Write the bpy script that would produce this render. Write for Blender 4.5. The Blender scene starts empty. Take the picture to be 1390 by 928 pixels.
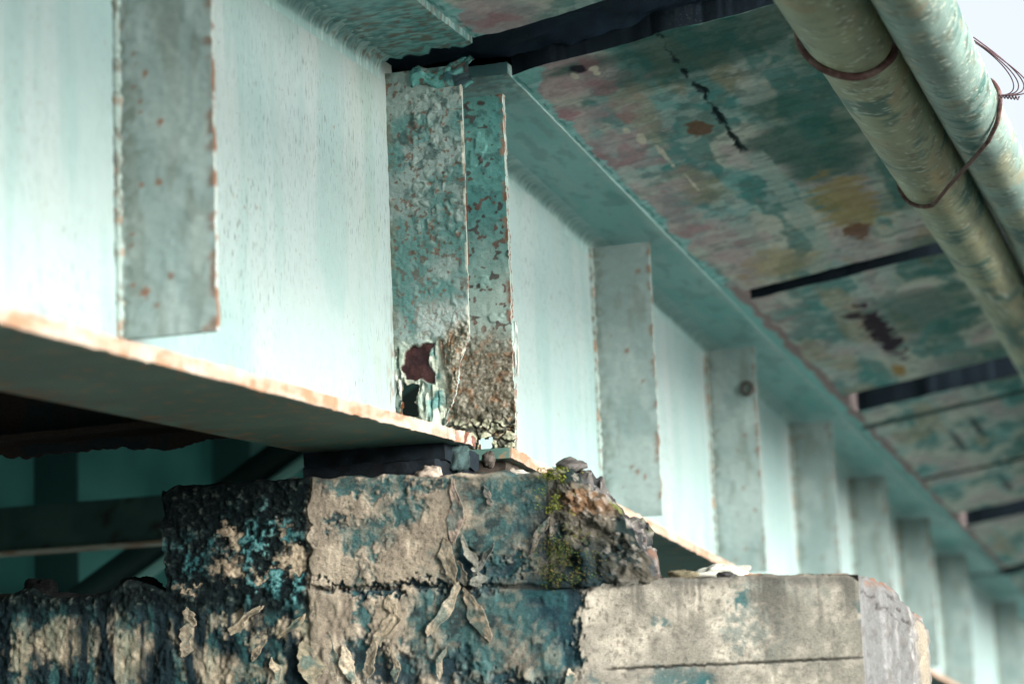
import bpy, math, random
import numpy as np
from mathutils import Matrix, Vector
random.seed(5); RNG = np.random.default_rng(7)
SC = bpy.context.scene; COL = SC.collection

# ------------------------------------------------------------------ camera
Rr = np.array([[0.95601001, -0.08795292, -0.2798377], [0.29060784, 0.15422356, 0.9443316], [-0.03989915, -0.9841135, 0.17299908]])
cam = bpy.data.cameras.new('camera'); co = bpy.data.objects.new('camera', cam); COL.objects.link(co)
m = Matrix.Identity(4)
for i in range(3):
    m[i][0] = Rr[i][0]; m[i][1] = -Rr[i][1]; m[i][2] = -Rr[i][2]
m.translation = Vector((1.94585614, -5.54054858, -0.79111069))
co.matrix_world = m
cam.sensor_width = 36; cam.lens = 85.0; cam.clip_start = 0.05; cam.clip_end = 9000
cam.dof.use_dof = True; cam.dof.focus_distance = 5.95; cam.dof.aperture_fstop = 2.4; cam.dof.aperture_blades = 9
SC.camera = co
# ------------------------------------------------------------------ light
SUN_EL, SUN_AZ = 14.0, 24.0          # az: degrees from +X towards -Y
e, a = math.radians(SUN_EL), math.radians(-SUN_AZ)
sd = Vector((math.cos(e)*math.cos(a), math.cos(e)*math.sin(a), math.sin(e)))
W = bpy.data.worlds.new('World'); SC.world = W; W.use_nodes = True
nt = W.node_tree; bg = nt.nodes['Background']
sk = nt.nodes.new('ShaderNodeTexSky'); sk.sky_type = 'NISHITA'; sk.sun_disc = False
sk.sun_elevation = e; sk.sun_rotation = math.atan2(sd.x, sd.y); sk.dust_density = 6.0; sk.air_density = 1.0; sk.ozone_density = 2.0
hs = nt.nodes.new('ShaderNodeHueSaturation'); hs.inputs['Saturation'].default_value = .32; hs.inputs['Value'].default_value = 1.0    # thin high cloud
nt.links.new(sk.outputs[0], hs.inputs['Color']); nt.links.new(hs.outputs[0], bg.inputs[0]); bg.inputs[1].default_value = 0.14
sl = bpy.data.lights.new('sun', 'SUN'); sl.energy = 1.5; sl.angle = math.radians(24); sl.color = (1, .975, .945)
so = bpy.data.objects.new('sun', sl); COL.objects.link(so)
so.rotation_euler = (-sd).to_track_quat('-Z', 'Y').to_euler()
vs = SC.view_settings; vs.view_transform = 'Standard'; vs.look = 'None'; vs.exposure = 1.76; vs.gamma = 1
SC.cycles.max_bounces = 10; SC.cycles.diffuse_bounces = 6

# ------------------------------------------------------------------ numpy noise
def _h(ix, iy, iz, s):
    h = (ix.astype(np.int64)*374761393 + iy.astype(np.int64)*668265263 + iz.astype(np.int64)*2147483647 + s*1274126177) & 0xffffffff
    h = ((h ^ (h >> 13))*1274126177) & 0xffffffff
    h = ((h ^ (h >> 16))*2246822519) & 0xffffffff
    return ((h ^ (h >> 15)) & 0xffffff)/float(0x1000000)
def noise(p, s=0):
    i = np.floor(p); f = p-i; f = f*f*(3-2*f); i = i.astype(np.int64)
    x, y, z = i[..., 0], i[..., 1], i[..., 2]; fx, fy, fz = f[..., 0], f[..., 1], f[..., 2]
    r = 0
    for dx in (0, 1):
        wx = fx if dx else 1-fx
        for dy in (0, 1):
            wy = fy if dy else 1-fy
            for dz in (0, 1):
                wz = fz if dz else 1-fz
                r = r + wx*wy*wz*_h(x+dx, y+dy, z+dz, s)
    return r*2-1
def fbm(p, o=4, s=0, g=.5):
    r = 0; a = 1; t = 0
    for k in range(o):
        r = r+a*noise(p*(2.03**k)+k*17.3, s+k); t += a; a *= g
    return r/t*1.6
def voro(p, s=0):
    i = np.floor(p).astype(np.int64); f = p-i
    d1 = np.full(p.shape[:-1], 9.); d2 = d1.copy(); cid = np.zeros(p.shape[:-1])
    for dx in (-1, 0, 1):
        for dy in (-1, 0, 1):
            for dz in (-1, 0, 1):
                cx, cy, cz = i[..., 0]+dx, i[..., 1]+dy, i[..., 2]+dz
                q = np.stack([dx+_h(cx, cy, cz, s)-f[..., 0], dy+_h(cx, cy, cz, s+1)-f[..., 1], dz+_h(cx, cy, cz, s+2)-f[..., 2]], -1)
                d = np.sqrt((q**2).sum(-1)); c = _h(cx, cy, cz, s+3)
                n = d < d1
                d2 = np.where(n, d1, np.minimum(d2, d)); cid = np.where(n, c, cid); d1 = np.where(n, d, d1)
    return d1, d2, cid
def ss(a, b, x):
    t = np.clip((x-a)/(b-a), 0, 1); return t*t*(3-2*t)
def mix(c, d, t):
    c = np.asarray(c, float); d = np.asarray(d, float); t = np.asarray(t)[..., None]
    return c*(1-t)+d*t
def V(*a): return np.stack(np.broadcast_arrays(*a), -1).astype(float)
def sc(p, x, y, z): return p*np.array([x, y, z], float)

# ------------------------------------------------------------------ meshes
class S:
    """collects grids of points with a colour each; builds ONE mesh object"""
    def __init__(s): s.v = []; s.c = []; s.f = []; s.n = 0
    def grid(s, P, C, keep=None, flip=False):
        P = np.asarray(P, float); nu, nv = P.shape[:2]
        C = np.broadcast_to(np.asarray(C, float), P.shape)
        i = np.arange(nu*nv).reshape(nu, nv)+s.n
        q = np.stack([i[:-1, :-1], i[1:, :-1], i[1:, 1:], i[:-1, 1:]], -1).reshape(-1, 4)
        if flip: q = q[:, ::-1]
        if keep is not None:
            k = (keep[:-1, :-1] & keep[1:, :-1] & keep[1:, 1:] & keep[:-1, 1:]).reshape(-1); q = q[k]
        s.v.append(P.reshape(-1, 3)); s.c.append(C.reshape(-1, 3)); s.f.append(q); s.n += nu*nv; return s
    def box(s, x0, x1, y0, y1, z0, z1, colf, res=.2, sh=None, disp=None, skip=()):
        """box with sheets; sh(P)->P bends it, disp(P)->offset by position, colf(P)->colour"""
        def ax(a, b, r=None):
            r = r or res
            return np.linspace(a, b, max(2, int(abs(b-a)/r)+2))
        X, Yv, Z = ax(x0, x1), ax(y0, y1), ax(z0, z1)
        for name, P, fl in (
            ('-y', V(X[:, None], y0, Z[None]), False), ('+y', V(X[:, None], y1, Z[None]), True),
            ('-x', V(x0, Yv[:, None], Z[None]), True), ('+x', V(x1, Yv[:, None], Z[None]), False),
            ('-z', V(X[:, None], Yv[None], z0), True), ('+z', V(X[:, None], Yv[None], z1), False)):
            if name in skip: continue
            P0 = P
            if sh: P = sh(P)
            if disp is not None: P = P+disp(P0)
            s.grid(P, colf(P0), flip=fl)
        return s
    def tube(s, pts, rad, n=10, col=(.1, .05, .04), closed=False, colf=None):
        pts = np.asarray(pts, float); k = len(pts); rad = np.broadcast_to(rad, (k,))
        T = np.gradient(pts, axis=0)
        if closed: T = np.roll(pts, -1, 0)-np.roll(pts, 1, 0)
        T /= np.linalg.norm(T, axis=1)[:, None]+1e-9
        up = np.array([.31, .2, .93]); N = np.cross(T, up); N /= np.linalg.norm(N, axis=1)[:, None]; B = np.cross(T, N)
        an = np.linspace(0, 2*math.pi, n+1)
        P = pts[:, None]+rad[:, None, None]*(np.cos(an)[None, :, None]*N[:, None]+np.sin(an)[None, :, None]*B[:, None])
        if closed: P = np.concatenate([P, P[:1]], 0)
        s.grid(P, colf(P) if colf else col); return s
    def build(s, name, mat, parent=None, **pr):
        v = np.concatenate(s.v); c = np.concatenate(s.c); f = np.concatenate(s.f)
        if parent is not None: v = v-np.array(BASE[parent.name])
        me = bpy.data.meshes.new(name)
        me.vertices.add(len(v)); me.vertices.foreach_set('co', v.astype(np.float32).ravel())
        me.loops.add(len(f)*4); me.polygons.add(len(f))
        me.loops.foreach_set('vertex_index', f.astype(np.int32).ravel())
        me.polygons.foreach_set('loop_start', np.arange(0, len(f)*4, 4, dtype=np.int32))
        me.update(calc_edges=True)
        me.polygons.foreach_set('use_smooth', np.ones(len(f), bool))
        at = me.color_attributes.new('Col', 'FLOAT_COLOR', 'POINT')
        at.data.foreach_set('color', np.concatenate([np.clip(c, 0, 1), np.ones((len(c), 1))], 1).astype(np.float32).ravel())
        me.materials.append(mat); me.validate(); me.update()
        o = bpy.data.objects.new(name, me); COL.objects.link(o)
        if parent is not None:
            o.parent = parent; BASE[o.name] = BASE[parent.name]
        else: BASE[o.name] = (0, 0, 0)
        for k, val in pr.items(): o[k] = val
        return o
BASE = {}
def thing(name, label, cat, loc=(0, 0, 0), group=None):
    o = bpy.data.objects.new(name, None); COL.objects.link(o); o.location = loc; o.empty_display_size = .1
    o['label'] = label; o['category'] = cat
    if group: o['group'] = group
    BASE[o.name] = tuple(loc); return o
def dup(root, loc, label, group=None, keep=None):
    r = root.copy(); COL.objects.link(r); r.location = loc; r['label'] = label
    if group: r['group'] = group
    for ch in list(root.children):
        if keep and not keep(ch): continue
        c = ch.copy(); COL.objects.link(c); c.parent = r
        for g in list(ch.children):
            d = g.copy(); COL.objects.link(d); d.parent = c
    return r

# ------------------------------------------------------------------ materials (colour comes from the thing's own paint/stain attribute)
def mat(name, rough=.6, bump=.15, bscale=200., var=.18, vscale=120., speck=None, spec=.3, bvec=(1, 1, 1)):
    m = bpy.data.materials.new(name); m.use_nodes = True; t = m.node_tree; N = t.nodes; L = t.links
    b = N['Principled BSDF']; b.inputs['Roughness'].default_value = rough; b.inputs['Specular IOR Level'].default_value = spec
    at = N.new('ShaderNodeAttribute'); at.attribute_name = 'Col'
    tc = N.new('ShaderNodeTexCoord')
    n1 = N.new('ShaderNodeTexNoise'); n1.inputs['Scale'].default_value = vscale; n1.inputs['Detail'].default_value = 6; n1.inputs['Roughness'].default_value = .65
    L.new(tc.outputs['Object'], n1.inputs['Vector'])
    mr = N.new('ShaderNodeMapRange'); mr.inputs[1].default_value = .25; mr.inputs[2].default_value = .75; mr.inputs[3].default_value = 1-var; mr.inputs[4].default_value = 1+var
    L.new(n1.outputs[0], mr.inputs[0])
    mx = N.new('ShaderNodeVectorMath'); mx.operation = 'SCALE'
    L.new(at.outputs['Color'], mx.inputs[0]); L.new(mr.outputs[0], mx.inputs['Scale'])
    outc = mx.outputs[0]
    for (vec, lo, hi, colr, amt, mscale, mlo, mhi) in (speck or []):
        mp = N.new('ShaderNodeMapping'); mp.inputs['Scale'].default_value = vec; L.new(tc.outputs['Object'], mp.inputs[0])
        n2 = N.new('ShaderNodeTexNoise'); n2.inputs['Scale'].default_value = 1; n2.inputs['Detail'].default_value = 2; L.new(mp.outputs[0], n2.inputs['Vector'])
        r2 = N.new('ShaderNodeMapRange'); r2.inputs[1].default_value = lo; r2.inputs[2].default_value = hi; L.new(n2.outputs[0], r2.inputs[0])
        n3 = N.new('ShaderNodeTexNoise'); n3.inputs['Scale'].default_value = mscale; n3.inputs['Detail'].default_value = 3; L.new(tc.outputs['Object'], n3.inputs['Vector'])
        r3 = N.new('ShaderNodeMapRange'); r3.inputs[1].default_value = mlo; r3.inputs[2].default_value = mhi; r3.inputs[4].default_value = amt; L.new(n3.outputs[0], r3.inputs[0])
        mu = N.new('ShaderNodeMath'); mu.operation = 'MULTIPLY'; L.new(r2.outputs[0], mu.inputs[0]); L.new(r3.outputs[0], mu.inputs[1])
        mm = N.new('ShaderNodeMix'); mm.data_type = 'RGBA'; L.new(mu.outputs[0], mm.inputs[0]); L.new(outc, mm.inputs[6]); mm.inputs[7].default_value = (*colr, 1)
        outc = mm.outputs[2]
    L.new(outc, b.inputs['Base Color'])
    mb = N.new('ShaderNodeMapping'); mb.inputs['Scale'].default_value = bvec; L.new(tc.outputs['Object'], mb.inputs[0])
    nb = N.new('ShaderNodeTexNoise'); nb.inputs['Scale'].default_value = bscale; nb.inputs['Detail'].default_value = 8; nb.inputs['Roughness'].default_value = .7
    L.new(mb.outputs[0], nb.inputs['Vector'])
    bp = N.new('ShaderNodeBump'); bp.inputs['Strength'].default_value = bump; bp.inputs['Distance'].default_value = .004
    L.new(nb.outputs[0], bp.inputs['Height']); L.new(bp.outputs[0], b.inputs['Normal'])
    return m
STREAK = [((40, 210, 30), .60, .68, (.06, .08, .06), .85, 2.4, .36, .60), ((20, 60, 3), .55, .8, (.30, .36, .30), .35, 2.0, .4, .6),
          ((60, 120, 60), .66, .72, (.20, .09, .04), .75, 4.0, .46, .58)]
M_WEB = mat('painted_steel_web', .45, .10, 60, .07, 30, STREAK, .35)
M_STEEL = mat('painted_steel', .5, .15, 150, .10, 90, None, .35)
M_CRUST = mat('blistered_paint', .6, .5, 300, .22, 300, [((300, 300, 300), .63, .72, (.10, .055, .03), .7, 14, .42, .6)], .25)
M_RUST = mat('rusty_steel', .8, .5, 180, .3, 120, None, .2)
M_CONC = mat('weathered_concrete', .9, .7, 260, .30, 240, [((330, 330, 330), .62, .72, (.06, .06, .05), .6, 9, .42, .62)], .08)
M_SOFF = mat('soffit_concrete', .9, .4, 60, .18, 70, [((160, 160, 160), .62, .72, (.07, .08, .07), .5, 6, .4, .6)], .06, (1, 4, 3))
M_PIPE = mat('weathered_pipe', .5, .3, 160, .14, 140, None, .3)
M_MOSS = mat('moss', .9, .3, 300, .3, 200, None, .1)
M_GND = mat('river_ground', .6, .2, 1, .2, 1, None, .3)

PAINT = (.245, .365, .365); PALE = (.325, .40, .40); TEAL = (.10, .36, .34); DTEAL = (.035, .15, .15)
RUST = (.22, .08, .035); ORUST = (.42, .17, .06); DRUST = (.05, .022, .022); BLACK = (.012, .018, .02); GREYP = (.33, .45, .41)

def spots(P, pts, col_in, base):
    for (x, y, z, r) in pts:
        d = np.sqrt(((P-np.array([x, y, z]))**2).sum(-1)); base = mix(base, col_in, .9*ss(r, r*.35, d*(1+.5*fbm(P*180, 2, 3))))
    return base

# ------------------------------------------------------------------ ground and sky
g = S()
r = np.concatenate([[0], np.geomspace(6, 4000, 24)]); an = np.linspace(0, 2*math.pi, 49)
P = V(r[:, None]*np.cos(an), r[:, None]*np.sin(an), -5.5+0*r[:, None]*an)
g.grid(P, mix((.07, .10, .09), (.05, .075, .065), ss(-.3, .3, fbm(P*.3, 3, 2))), flip=False)
g.build('ground', M_GND, kind='structure')

# ------------------------------------------------------------------ girders
zn = lambda y: .036*y
zf = lambda y: -.042*(y-.3)
HZ = .968     # web height at the pier
def bend(zfun):
    def fn(P):
        Q = P.copy(); Q[..., 2] += zfun(P[..., 1]); return Q
    return fn

def web_colour(P):
    y, z = P[..., 1], P[..., 2]
    c = mix(PAINT, PALE, .5+.5*fbm(sc(P, 1, 5, 1.2), 3, 11))
    c = mix(c, (.20, .33, .32), .5*ss(.0, .55, fbm(sc(P, 8, 14, 2.0), 4, 31)))
    near = ss(.40, .02, np.abs(y))
    c = mix(c, (.27, .33, .27), .45*near*ss(-.3, .5, fbm(sc(P, 30, 30, 6), 3, 4)))
    cr = ss(.06, .015, np.abs(y+.012))*ss(.45, .05, z)
    c = mix(c, (.05, .045, .035), .9*cr*ss(.15, .4, fbm(sc(P, 30, 90, 22), 4, 6))); c = mix(c, (.22, .12, .06), .7*cr*ss(.2, .5, fbm(sc(P, 30, 60, 40), 3, 8)))
    bot = ss(.10, .0, z+.04*fbm(sc(P, 1, 14, 3), 3, 9)); c = mix(c, (.24, .27, .22), .45*bot*ss(-.3, .4, fbm(sc(P, 10, 40, 12), 3, 10))); c = mix(c, (.30, .19, .11), .5*bot*ss(.25, .5, fbm(sc(P, 10, 30, 6), 3, 12)))
    return c
def fillet(s, y0, y1, ztop, zfun, r, seed, n, rough):
    Yv = np.linspace(y0, y1, n); t = np.linspace(0, 1, 15)
    cx, cz = r, ztop-r
    ang = math.pi-t*(math.pi/2)
    X = cx+r*np.cos(ang); Z = cz+r*np.sin(ang)
    X = np.concatenate([[0.0005], X, [r*1.5]]); Z = np.concatenate([[ztop-r*1.6], Z, [ztop-.0005]])
    tt = np.linspace(0, 1, len(X))
    P = V(X[None], Yv[:, None], Z[None]+zfun(Yv)[:, None])
    q = sc(P, 16, 130, 16)+np.array([0, 0, 0.])
    rip = fbm(q, 3, seed)
    k = rough(Yv)[:, None]*np.sin(tt*math.pi)[None]
    d = rip*.0022*k+.004*np.maximum(0, fbm(P*60, 3, seed+5))*k
    P[..., 0] += d*.7; P[..., 2] -= d*.7
    c = mix((.24, .385, .375), (.36, .50, .48), ss(.05, .6, rip)); c = mix(c, DTEAL, .40*ss(.1, .6, -rip)*np.clip(k, 0, 1))
    c = mix(c, (.20, .13, .08), .7*ss(.25, .6, fbm(sc(P, 60, 60, 60), 3, seed+2))*ss(.9, 1.6, k))
    s.grid(P, c, flip=True)

def flange_bottom_col(seed, rusty):
    def fn(P):
        x, y, z = P[..., 0], P[..., 1], P[..., 2]
        n = fbm(P*22, 4, seed)
        c = mix((.095, .185, .155), (.07, .145, .125), ss(-.4, .4, fbm(P*6, 3, seed+1)))
        inner = ss(-.02, -.15, x+.05*n)
        c = mix(c, (.16, .07, .035), rusty*.8*inner*ss(-.1, .35, n+.1))
        c = mix(c, ORUST, .6*ss(.45, .7, fbm(P*45, 3, seed+3)))
        edge = ss(.212, .2185, x)
        n2 = fbm(sc(P, 1, 26, 60), 3, seed+7)
        ec = mix((.36, .265, .20), (.30, .16, .09), .85*ss(.0, .5, n2))
        ec = mix(ec, (.43, .35, .28), ss(.1, .6, fbm(sc(P, 1, 9, 30), 2, seed+9)))
        ec = mix(ec, (.12, .045, .03), ss(.15, .5, fbm(sc(P, 1, 60, 10), 3, seed+8))*ss(-.34, -.16, y)*ss(.05, -.02, y))
        return mix(c, ec, edge)
    return fn
def edge_disp(seed, amp=1.):
    def fn(P):
        x, y = P[..., 0], P[..., 1]
        w = ss(.12, .215, x)*(1+2.2*ss(-.35, -.1, y)*ss(.2, 0, y))*amp
        o = np.zeros_like(P)
        o[..., 0] = w*(.0035*fbm(sc(P, 1, 30, 20), 4, seed)+.0015*fbm(sc(P, 1, 140, 80), 3, seed+4))
        o[..., 2] = w*(.0016*fbm(sc(P, 3, 26, 1), 3, seed+2))-.002*ss(.3, .8, fbm(sc(P, 1, 40, 1), 3, seed+6))*w
        return o
    return fn

def stiffener(root, Y, w, z0, z1, th, zfun, seed, res=.006, extra=(), fade=1.):
    s = S(); X = np.linspace(.001, w, max(8, int(w/res))); Z = np.linspace(z0, z1, max(20, int((z1-z0)/res)))
    P = V(X[:, None], Y, Z[None])
    edge = X[:, None]/w+0*Z[None]
    n = fbm(P*40, 4, seed); n3 = fbm(P*90, 3, seed+3)
    c = mix((.175, .24, .235), (.23, .295, .285), ss(-.5, .5, fbm(P*8, 3, seed+1)))
    c = mix(c, (.10, .125, .105), .8*ss(.26, .03, edge+.14*n)*ss(-.25, .25, n3+.15))         # dirty band by the weld
    c = mix(c, (.14, .17, .15), .55*ss(.1, .55, fbm(sc(P, 26, 10, 7), 4, seed+13))); c = mix(c, (.29, .36, .35), .4*ss(.15, .5, fbm(sc(P, 18, 10, 9), 4, seed+14)))
    er = ss(.90, .985, edge+.05*n)
    c = mix(c, (.15, .075, .045), .75*er*ss(-.05, .35, fbm(sc(P, 10, 10, 34), 3, seed+5)))
    f1, f2, cid = voro(P*30+.12*fbm(P*120, 2, seed+7)[..., None], seed+7); rr_ = .30*np.clip((cid-.62)/.38, 0, 1)**1.2*(.6+.7*edge)
    c = mix(c, (.15, .07, .038), .85*fade*ss(rr_+.06, rr_*.5, f1)*(cid > .66)); c = mix(c, (.16, .06, .03), .8*ss(rr_*.55, rr_*.2, f1)*(cid > .72))
    P0 = P.copy(); c = spots(P0, extra, (.17, .075, .04), c)
    P = P.copy(); P[..., 1] += .0012*n3-.0015*ss(.3, .6, n)
    P[..., 0] += .0022*er*fbm(sc(P0, 1, 1, 60), 3, seed+9)
    zz = zfun(Y); P[..., 2] += zz
    s.grid(P, c)
    b = P.copy(); b[..., 1] = Y+th; s.grid(b, c, flip=True)
    for i, fl in ((-1, False), (0, True)):
        e = np.stack([P[i], (P[i]+b[i])/2, b[i]], 0); n2 = fbm(P0[i]*np.array([1, 1, 45.]), 3, seed+2)
        s.grid(e, mix((.36, .42, .40), (.20, .095, .05), ss(.05, .4, n2))[None], flip=fl)
    for j, fl in ((-1, True), (0, False)):
        s.grid(np.stack([P[:, j], b[:, j]], 0), (.2, .2, .16), flip=fl)
    o = s.build('stiffener', M_STEEL, root)
    s = S(); n = max(40, int((z1-z0)/.007)); Zb = np.linspace(z0+.005, z1, n); t = np.linspace(-.2, 1.2, 8)
    rr = .010+.004*noise(V(0, Y*7, Zb*95), seed)+.002*noise(V(0, Y*7, Zb*260), seed)
    an = t*math.pi/2
    P = V(rr[:, None]*np.cos(an)[None]*1.1, Y-rr[:, None]*np.sin(an)[None], Zb[:, None]+zz)
    P[..., 0] = np.maximum(P[..., 0], -.002)
    cc = mix((.22, .30, .28), (.11, .12, .10), ss(-.1, .5, fbm(P*60, 3, seed)))
    cc = mix(cc, (.20, .11, .055), .7*ss(.25, .5, fbm(P*45, 2, seed+4)))
    s.grid(P, cc)
    s.build('weld_bead', M_STEEL, o)
    return o

def girder(root, y0, y1, zfun, fine, seed, rough, ends):
    sh = bend(zfun)
    s = S(); Yv = np.linspace(y0, y1, fine); Z = np.linspace(.0, HZ, 90)
    P = V(0., Yv[:, None], Z[None]); c = web_colour(P); P2 = sh(P); P2[..., 0] += .0035*fbm(sc(P, 1, 2.2, 2.6), 3, seed)*ss(0, .15, P[..., 2])*ss(HZ, HZ-.15, P[..., 2])*ss(.1, .4, np.abs(P[..., 1]))
    s.grid(P2, c)
    B = P2.copy(); B[..., 0] = -.012; s.grid(B, c, flip=True)
    s.grid(np.stack([P2[0], B[0]], 0), RUST); s.grid(np.stack([P2[-1], B[-1]], 0), RUST, flip=True)
    s.build('web', M_WEB, root)
    s = S(); col = flange_bottom_col(seed+20, 1.)
    # bottom flange: long sheets fine along Y
    x0, x1, z0, z1 = -.16, .22, -.028, -.001
    yb = y1 if y1 > 1 else -.055; Yf = np.linspace(y0, yb, fine*2); dz = edge_disp(seed+3)
    Xs = np.concatenate([np.linspace(x0, .16, 24), np.linspace(.17, x1, 14)]); Zs = np.linspace(z0, z1, 7)
    for P, fl in ((V(Xs[:, None], Yf[None], z0), True), (V(Xs[:, None], Yf[None], z1), False), (V(x1, Yf[:, None], Zs[None]), False), (V(x0, Yf[:, None], Zs[None]), True),
                  (V(Xs[:, None], y0, Zs[None]), False), (V(Xs[:, None], yb, Zs[None]), True)):
        s.grid(sh(P)+dz(P), col(P), flip=fl)
    s.build('bottom_flange', M_STEEL, root)
    s = S()
    def tcol(P):
        x, y = P[..., 0], P[..., 1]
        c = mix((.145, .36, .35), (.19, .39, .38), ss(-.4, .4, fbm(sc(P, 14, 4, 4), 3, seed+2)))
        c = mix(c, (.24, .38, .36), .6*ss(.0, .5, fbm(sc(P, 40, 6, 8), 4, seed+6))); c = mix(c, (.09, .19, .18), .5*ss(.2, .5, fbm(sc(P, 24, 9, 8), 4, seed+7))); c = mix(c, (.33, .45, .43), .6*ss(.222, .246, x+.02*fbm(sc(P, 1, 16, 1), 4, seed+9)))
        k = rough(y)
        n = fbm(sc(P, 45, 110, 30), 4, seed+4)
        c = mix(c, DTEAL, .75*ss(.0, .35, n)*ss(.8, 1.5, k)); c = mix(c, (.13, .085, .055), .8*ss(.15, .45, fbm(sc(P, 40, 90, 30), 3, seed+8))*ss(1.0, 1.7, k))
        return mix(c, (.03, .09, .10), .9*((y > y1-1e-4)|((y < y0+1e-4)&(y0 > 0))|((y > -.031)&(y < .1))))
    def td(P):
        k = ss(.9, 1.6, rough(P[..., 1])); o = np.zeros_like(P); o[..., 2] = -.005*k*np.maximum(0, fbm(sc(P, 45, 110, 30), 4, seed+4))-.002*fbm(P*12, 2, seed)*k
        if y0 < 0: o[..., 1] = ss(-.16, -.03, P[..., 1])*(.045*fbm(sc(P, 26, 0, 0), 4, seed+11)-.012)
        return o
    yt = y1 if y1 > 1 else -.03; Xs = np.linspace(-.16, .25, 40); Yf = np.linspace(y0, yt, fine)
    for P, fl in ((V(Xs[:, None], Yf[None], HZ), True), (V(Xs[:, None], Yf[None], HZ+.03), False), (V(.25, Yf[:, None], np.array([HZ, HZ+.015, HZ+.03])[None]), False),
                  (V(-.16, Yf[:, None], np.array([HZ, HZ+.03])[None]), True), (V(Xs[:, None], y0, np.array([HZ, HZ+.03])[None]), False), (V(Xs[:, None], yt, np.array([HZ, HZ+.03])[None]), True)):
        s.grid(sh(P)+td(P), tcol(P), flip=fl)
    s.build('top_flange', M_STEEL, root)
    s = S(); fillet(s, y0, yt, HZ, zfun, .034, seed+40, fine*2, rough); s.build('fillet_weld', M_STEEL, root)

near = thing('steel_girder', 'near painted steel girder ending in the rotten blistered end plate over the pier', 'girder', (0, -1.5, 0), 'outer edge girders of the bridge')
girder(near, -4.0, .05, zn, 620, 100, lambda y: .35+1.6*ss(-1.0, -.1, y), 0)
sp = [(.035, -1.53, .55, .006), (.05, -1.53, .52, .007), (.048, -1.53, .50, .005), (.09, -1.53, .475, .009), (.085, -1.53, .36, .009), (.05, -1.53, .36, .007), (.06, -1.53, .575, .008), (.055, -1.53, .155, .014), (.03, -1.53, .17, .006), (.028, -1.53, .245, .006)]
stiffener(near, -1.53, .197, .07, HZ-.004, .012, zn, 31, .005, sp)
stiffener(near, -3.2, .197, .07, HZ-.004, .012, zn, 32, .02)

far = thing('steel_girder', 'far pale green steel girder with a row of upright stiffeners beyond the pier', 'girder', (0, .3, 0), 'outer edge girders of the bridge')
girder(far, .24, 12.35, zf, 900, 200, lambda y: .9+.5*ss(.6, .3, y), 0)
for k, y in enumerate((1.96, 3.68, 5.48, 7.17, 8.94, 10.8)):
    stiffener(far, y, .20, .055 if k else .05, HZ-.028-.006*(k % 2), .012, zf, 50+k, .007 if k < 2 else .012, fade=1)
far2 = dup(far, (0, .3+12.4, -.5), 'third steel girder at far right, faint and blurred beyond the last dark gap', 'outer edge girders of the bridge')

# small ring clip on the second far stiffener
s = S(); an = np.linspace(0, 2*math.pi, 25); zc = .79+zf(3.68)
s.tube(V(.165+.020*np.cos(an), 3.672+0*an, zc-.02+.024*np.sin(an)), .007, 8, (.06, .05, .045))
o = s.build('pipe_clip', M_RUST, None); o['label'] = 'small round rusty clip on the upper part of the second far stiffener'; o['category'] = 'clip'

# ------------------------------------------------------------------ end plates over the pier
def poly_in(x, z, pts):
    pts = np.asarray(pts, float); n = len(pts); c = np.zeros(x.shape, bool); j = n-1
    for i in range(n):
        xi, zi, xj, zj = *pts[i], *pts[j]
        c ^= ((zi > z) != (zj > z)) & (x < (xj-xi)*(z-zi)/(zj-zi+1e-12)+xi); j = i
    return c
Ai = np.linalg.inv(np.array([[521.86, -19.18], [-54.93, -537.88]]))
def pa(px, py): return tuple(Ai@np.array([px-539.52, py-600.47]))         # a measured spot on the end plate -> (x, z) in metres
RED = [pa(*p) for p in [(546, 488), (552, 477), (562, 471), (576, 466), (591, 465), (591, 470), (584, 478), (583, 489), (586, 499), (590, 507), (590, 517), (583, 520), (575, 515), (566, 514), (556, 517), (548, 516), (545, 502)]]
HOLE = [pa(*p) for p in [(547, 519), (553, 523), (560, 520), (567, 522), (566, 540), (565, 566), (546, 566), (549, 548), (546, 532)]]
def soft_poly(x, z, pts, e):
    r = 0
    for dx, dz in ((0, 0), (e, 0), (-e, 0), (0, e), (0, -e), (e*.7, e*.7), (-e*.7, e*.7), (e*.7, -e*.7), (-e*.7, -e*.7)):
        r = r+poly_in(x+dx, z+dz, pts)
    return r/9.
def lichen(P, seed):
    n = fbm(P*60, 4, seed); n2 = fbm(P*230, 3, seed+1)
    c = mix((.185, .18, .145), (.12, .11, .08), ss(-.3, .3, n)); c = mix(c, (.09, .08, .05), .8*ss(.1, .5, n2)); c = mix(c, (.31, .31, .255), ss(.2, .6, -n2)*.6)
    return mix(c, (.20, .10, .045), .6*ss(.35, .55, fbm(P*60, 3, seed+3)))
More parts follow.
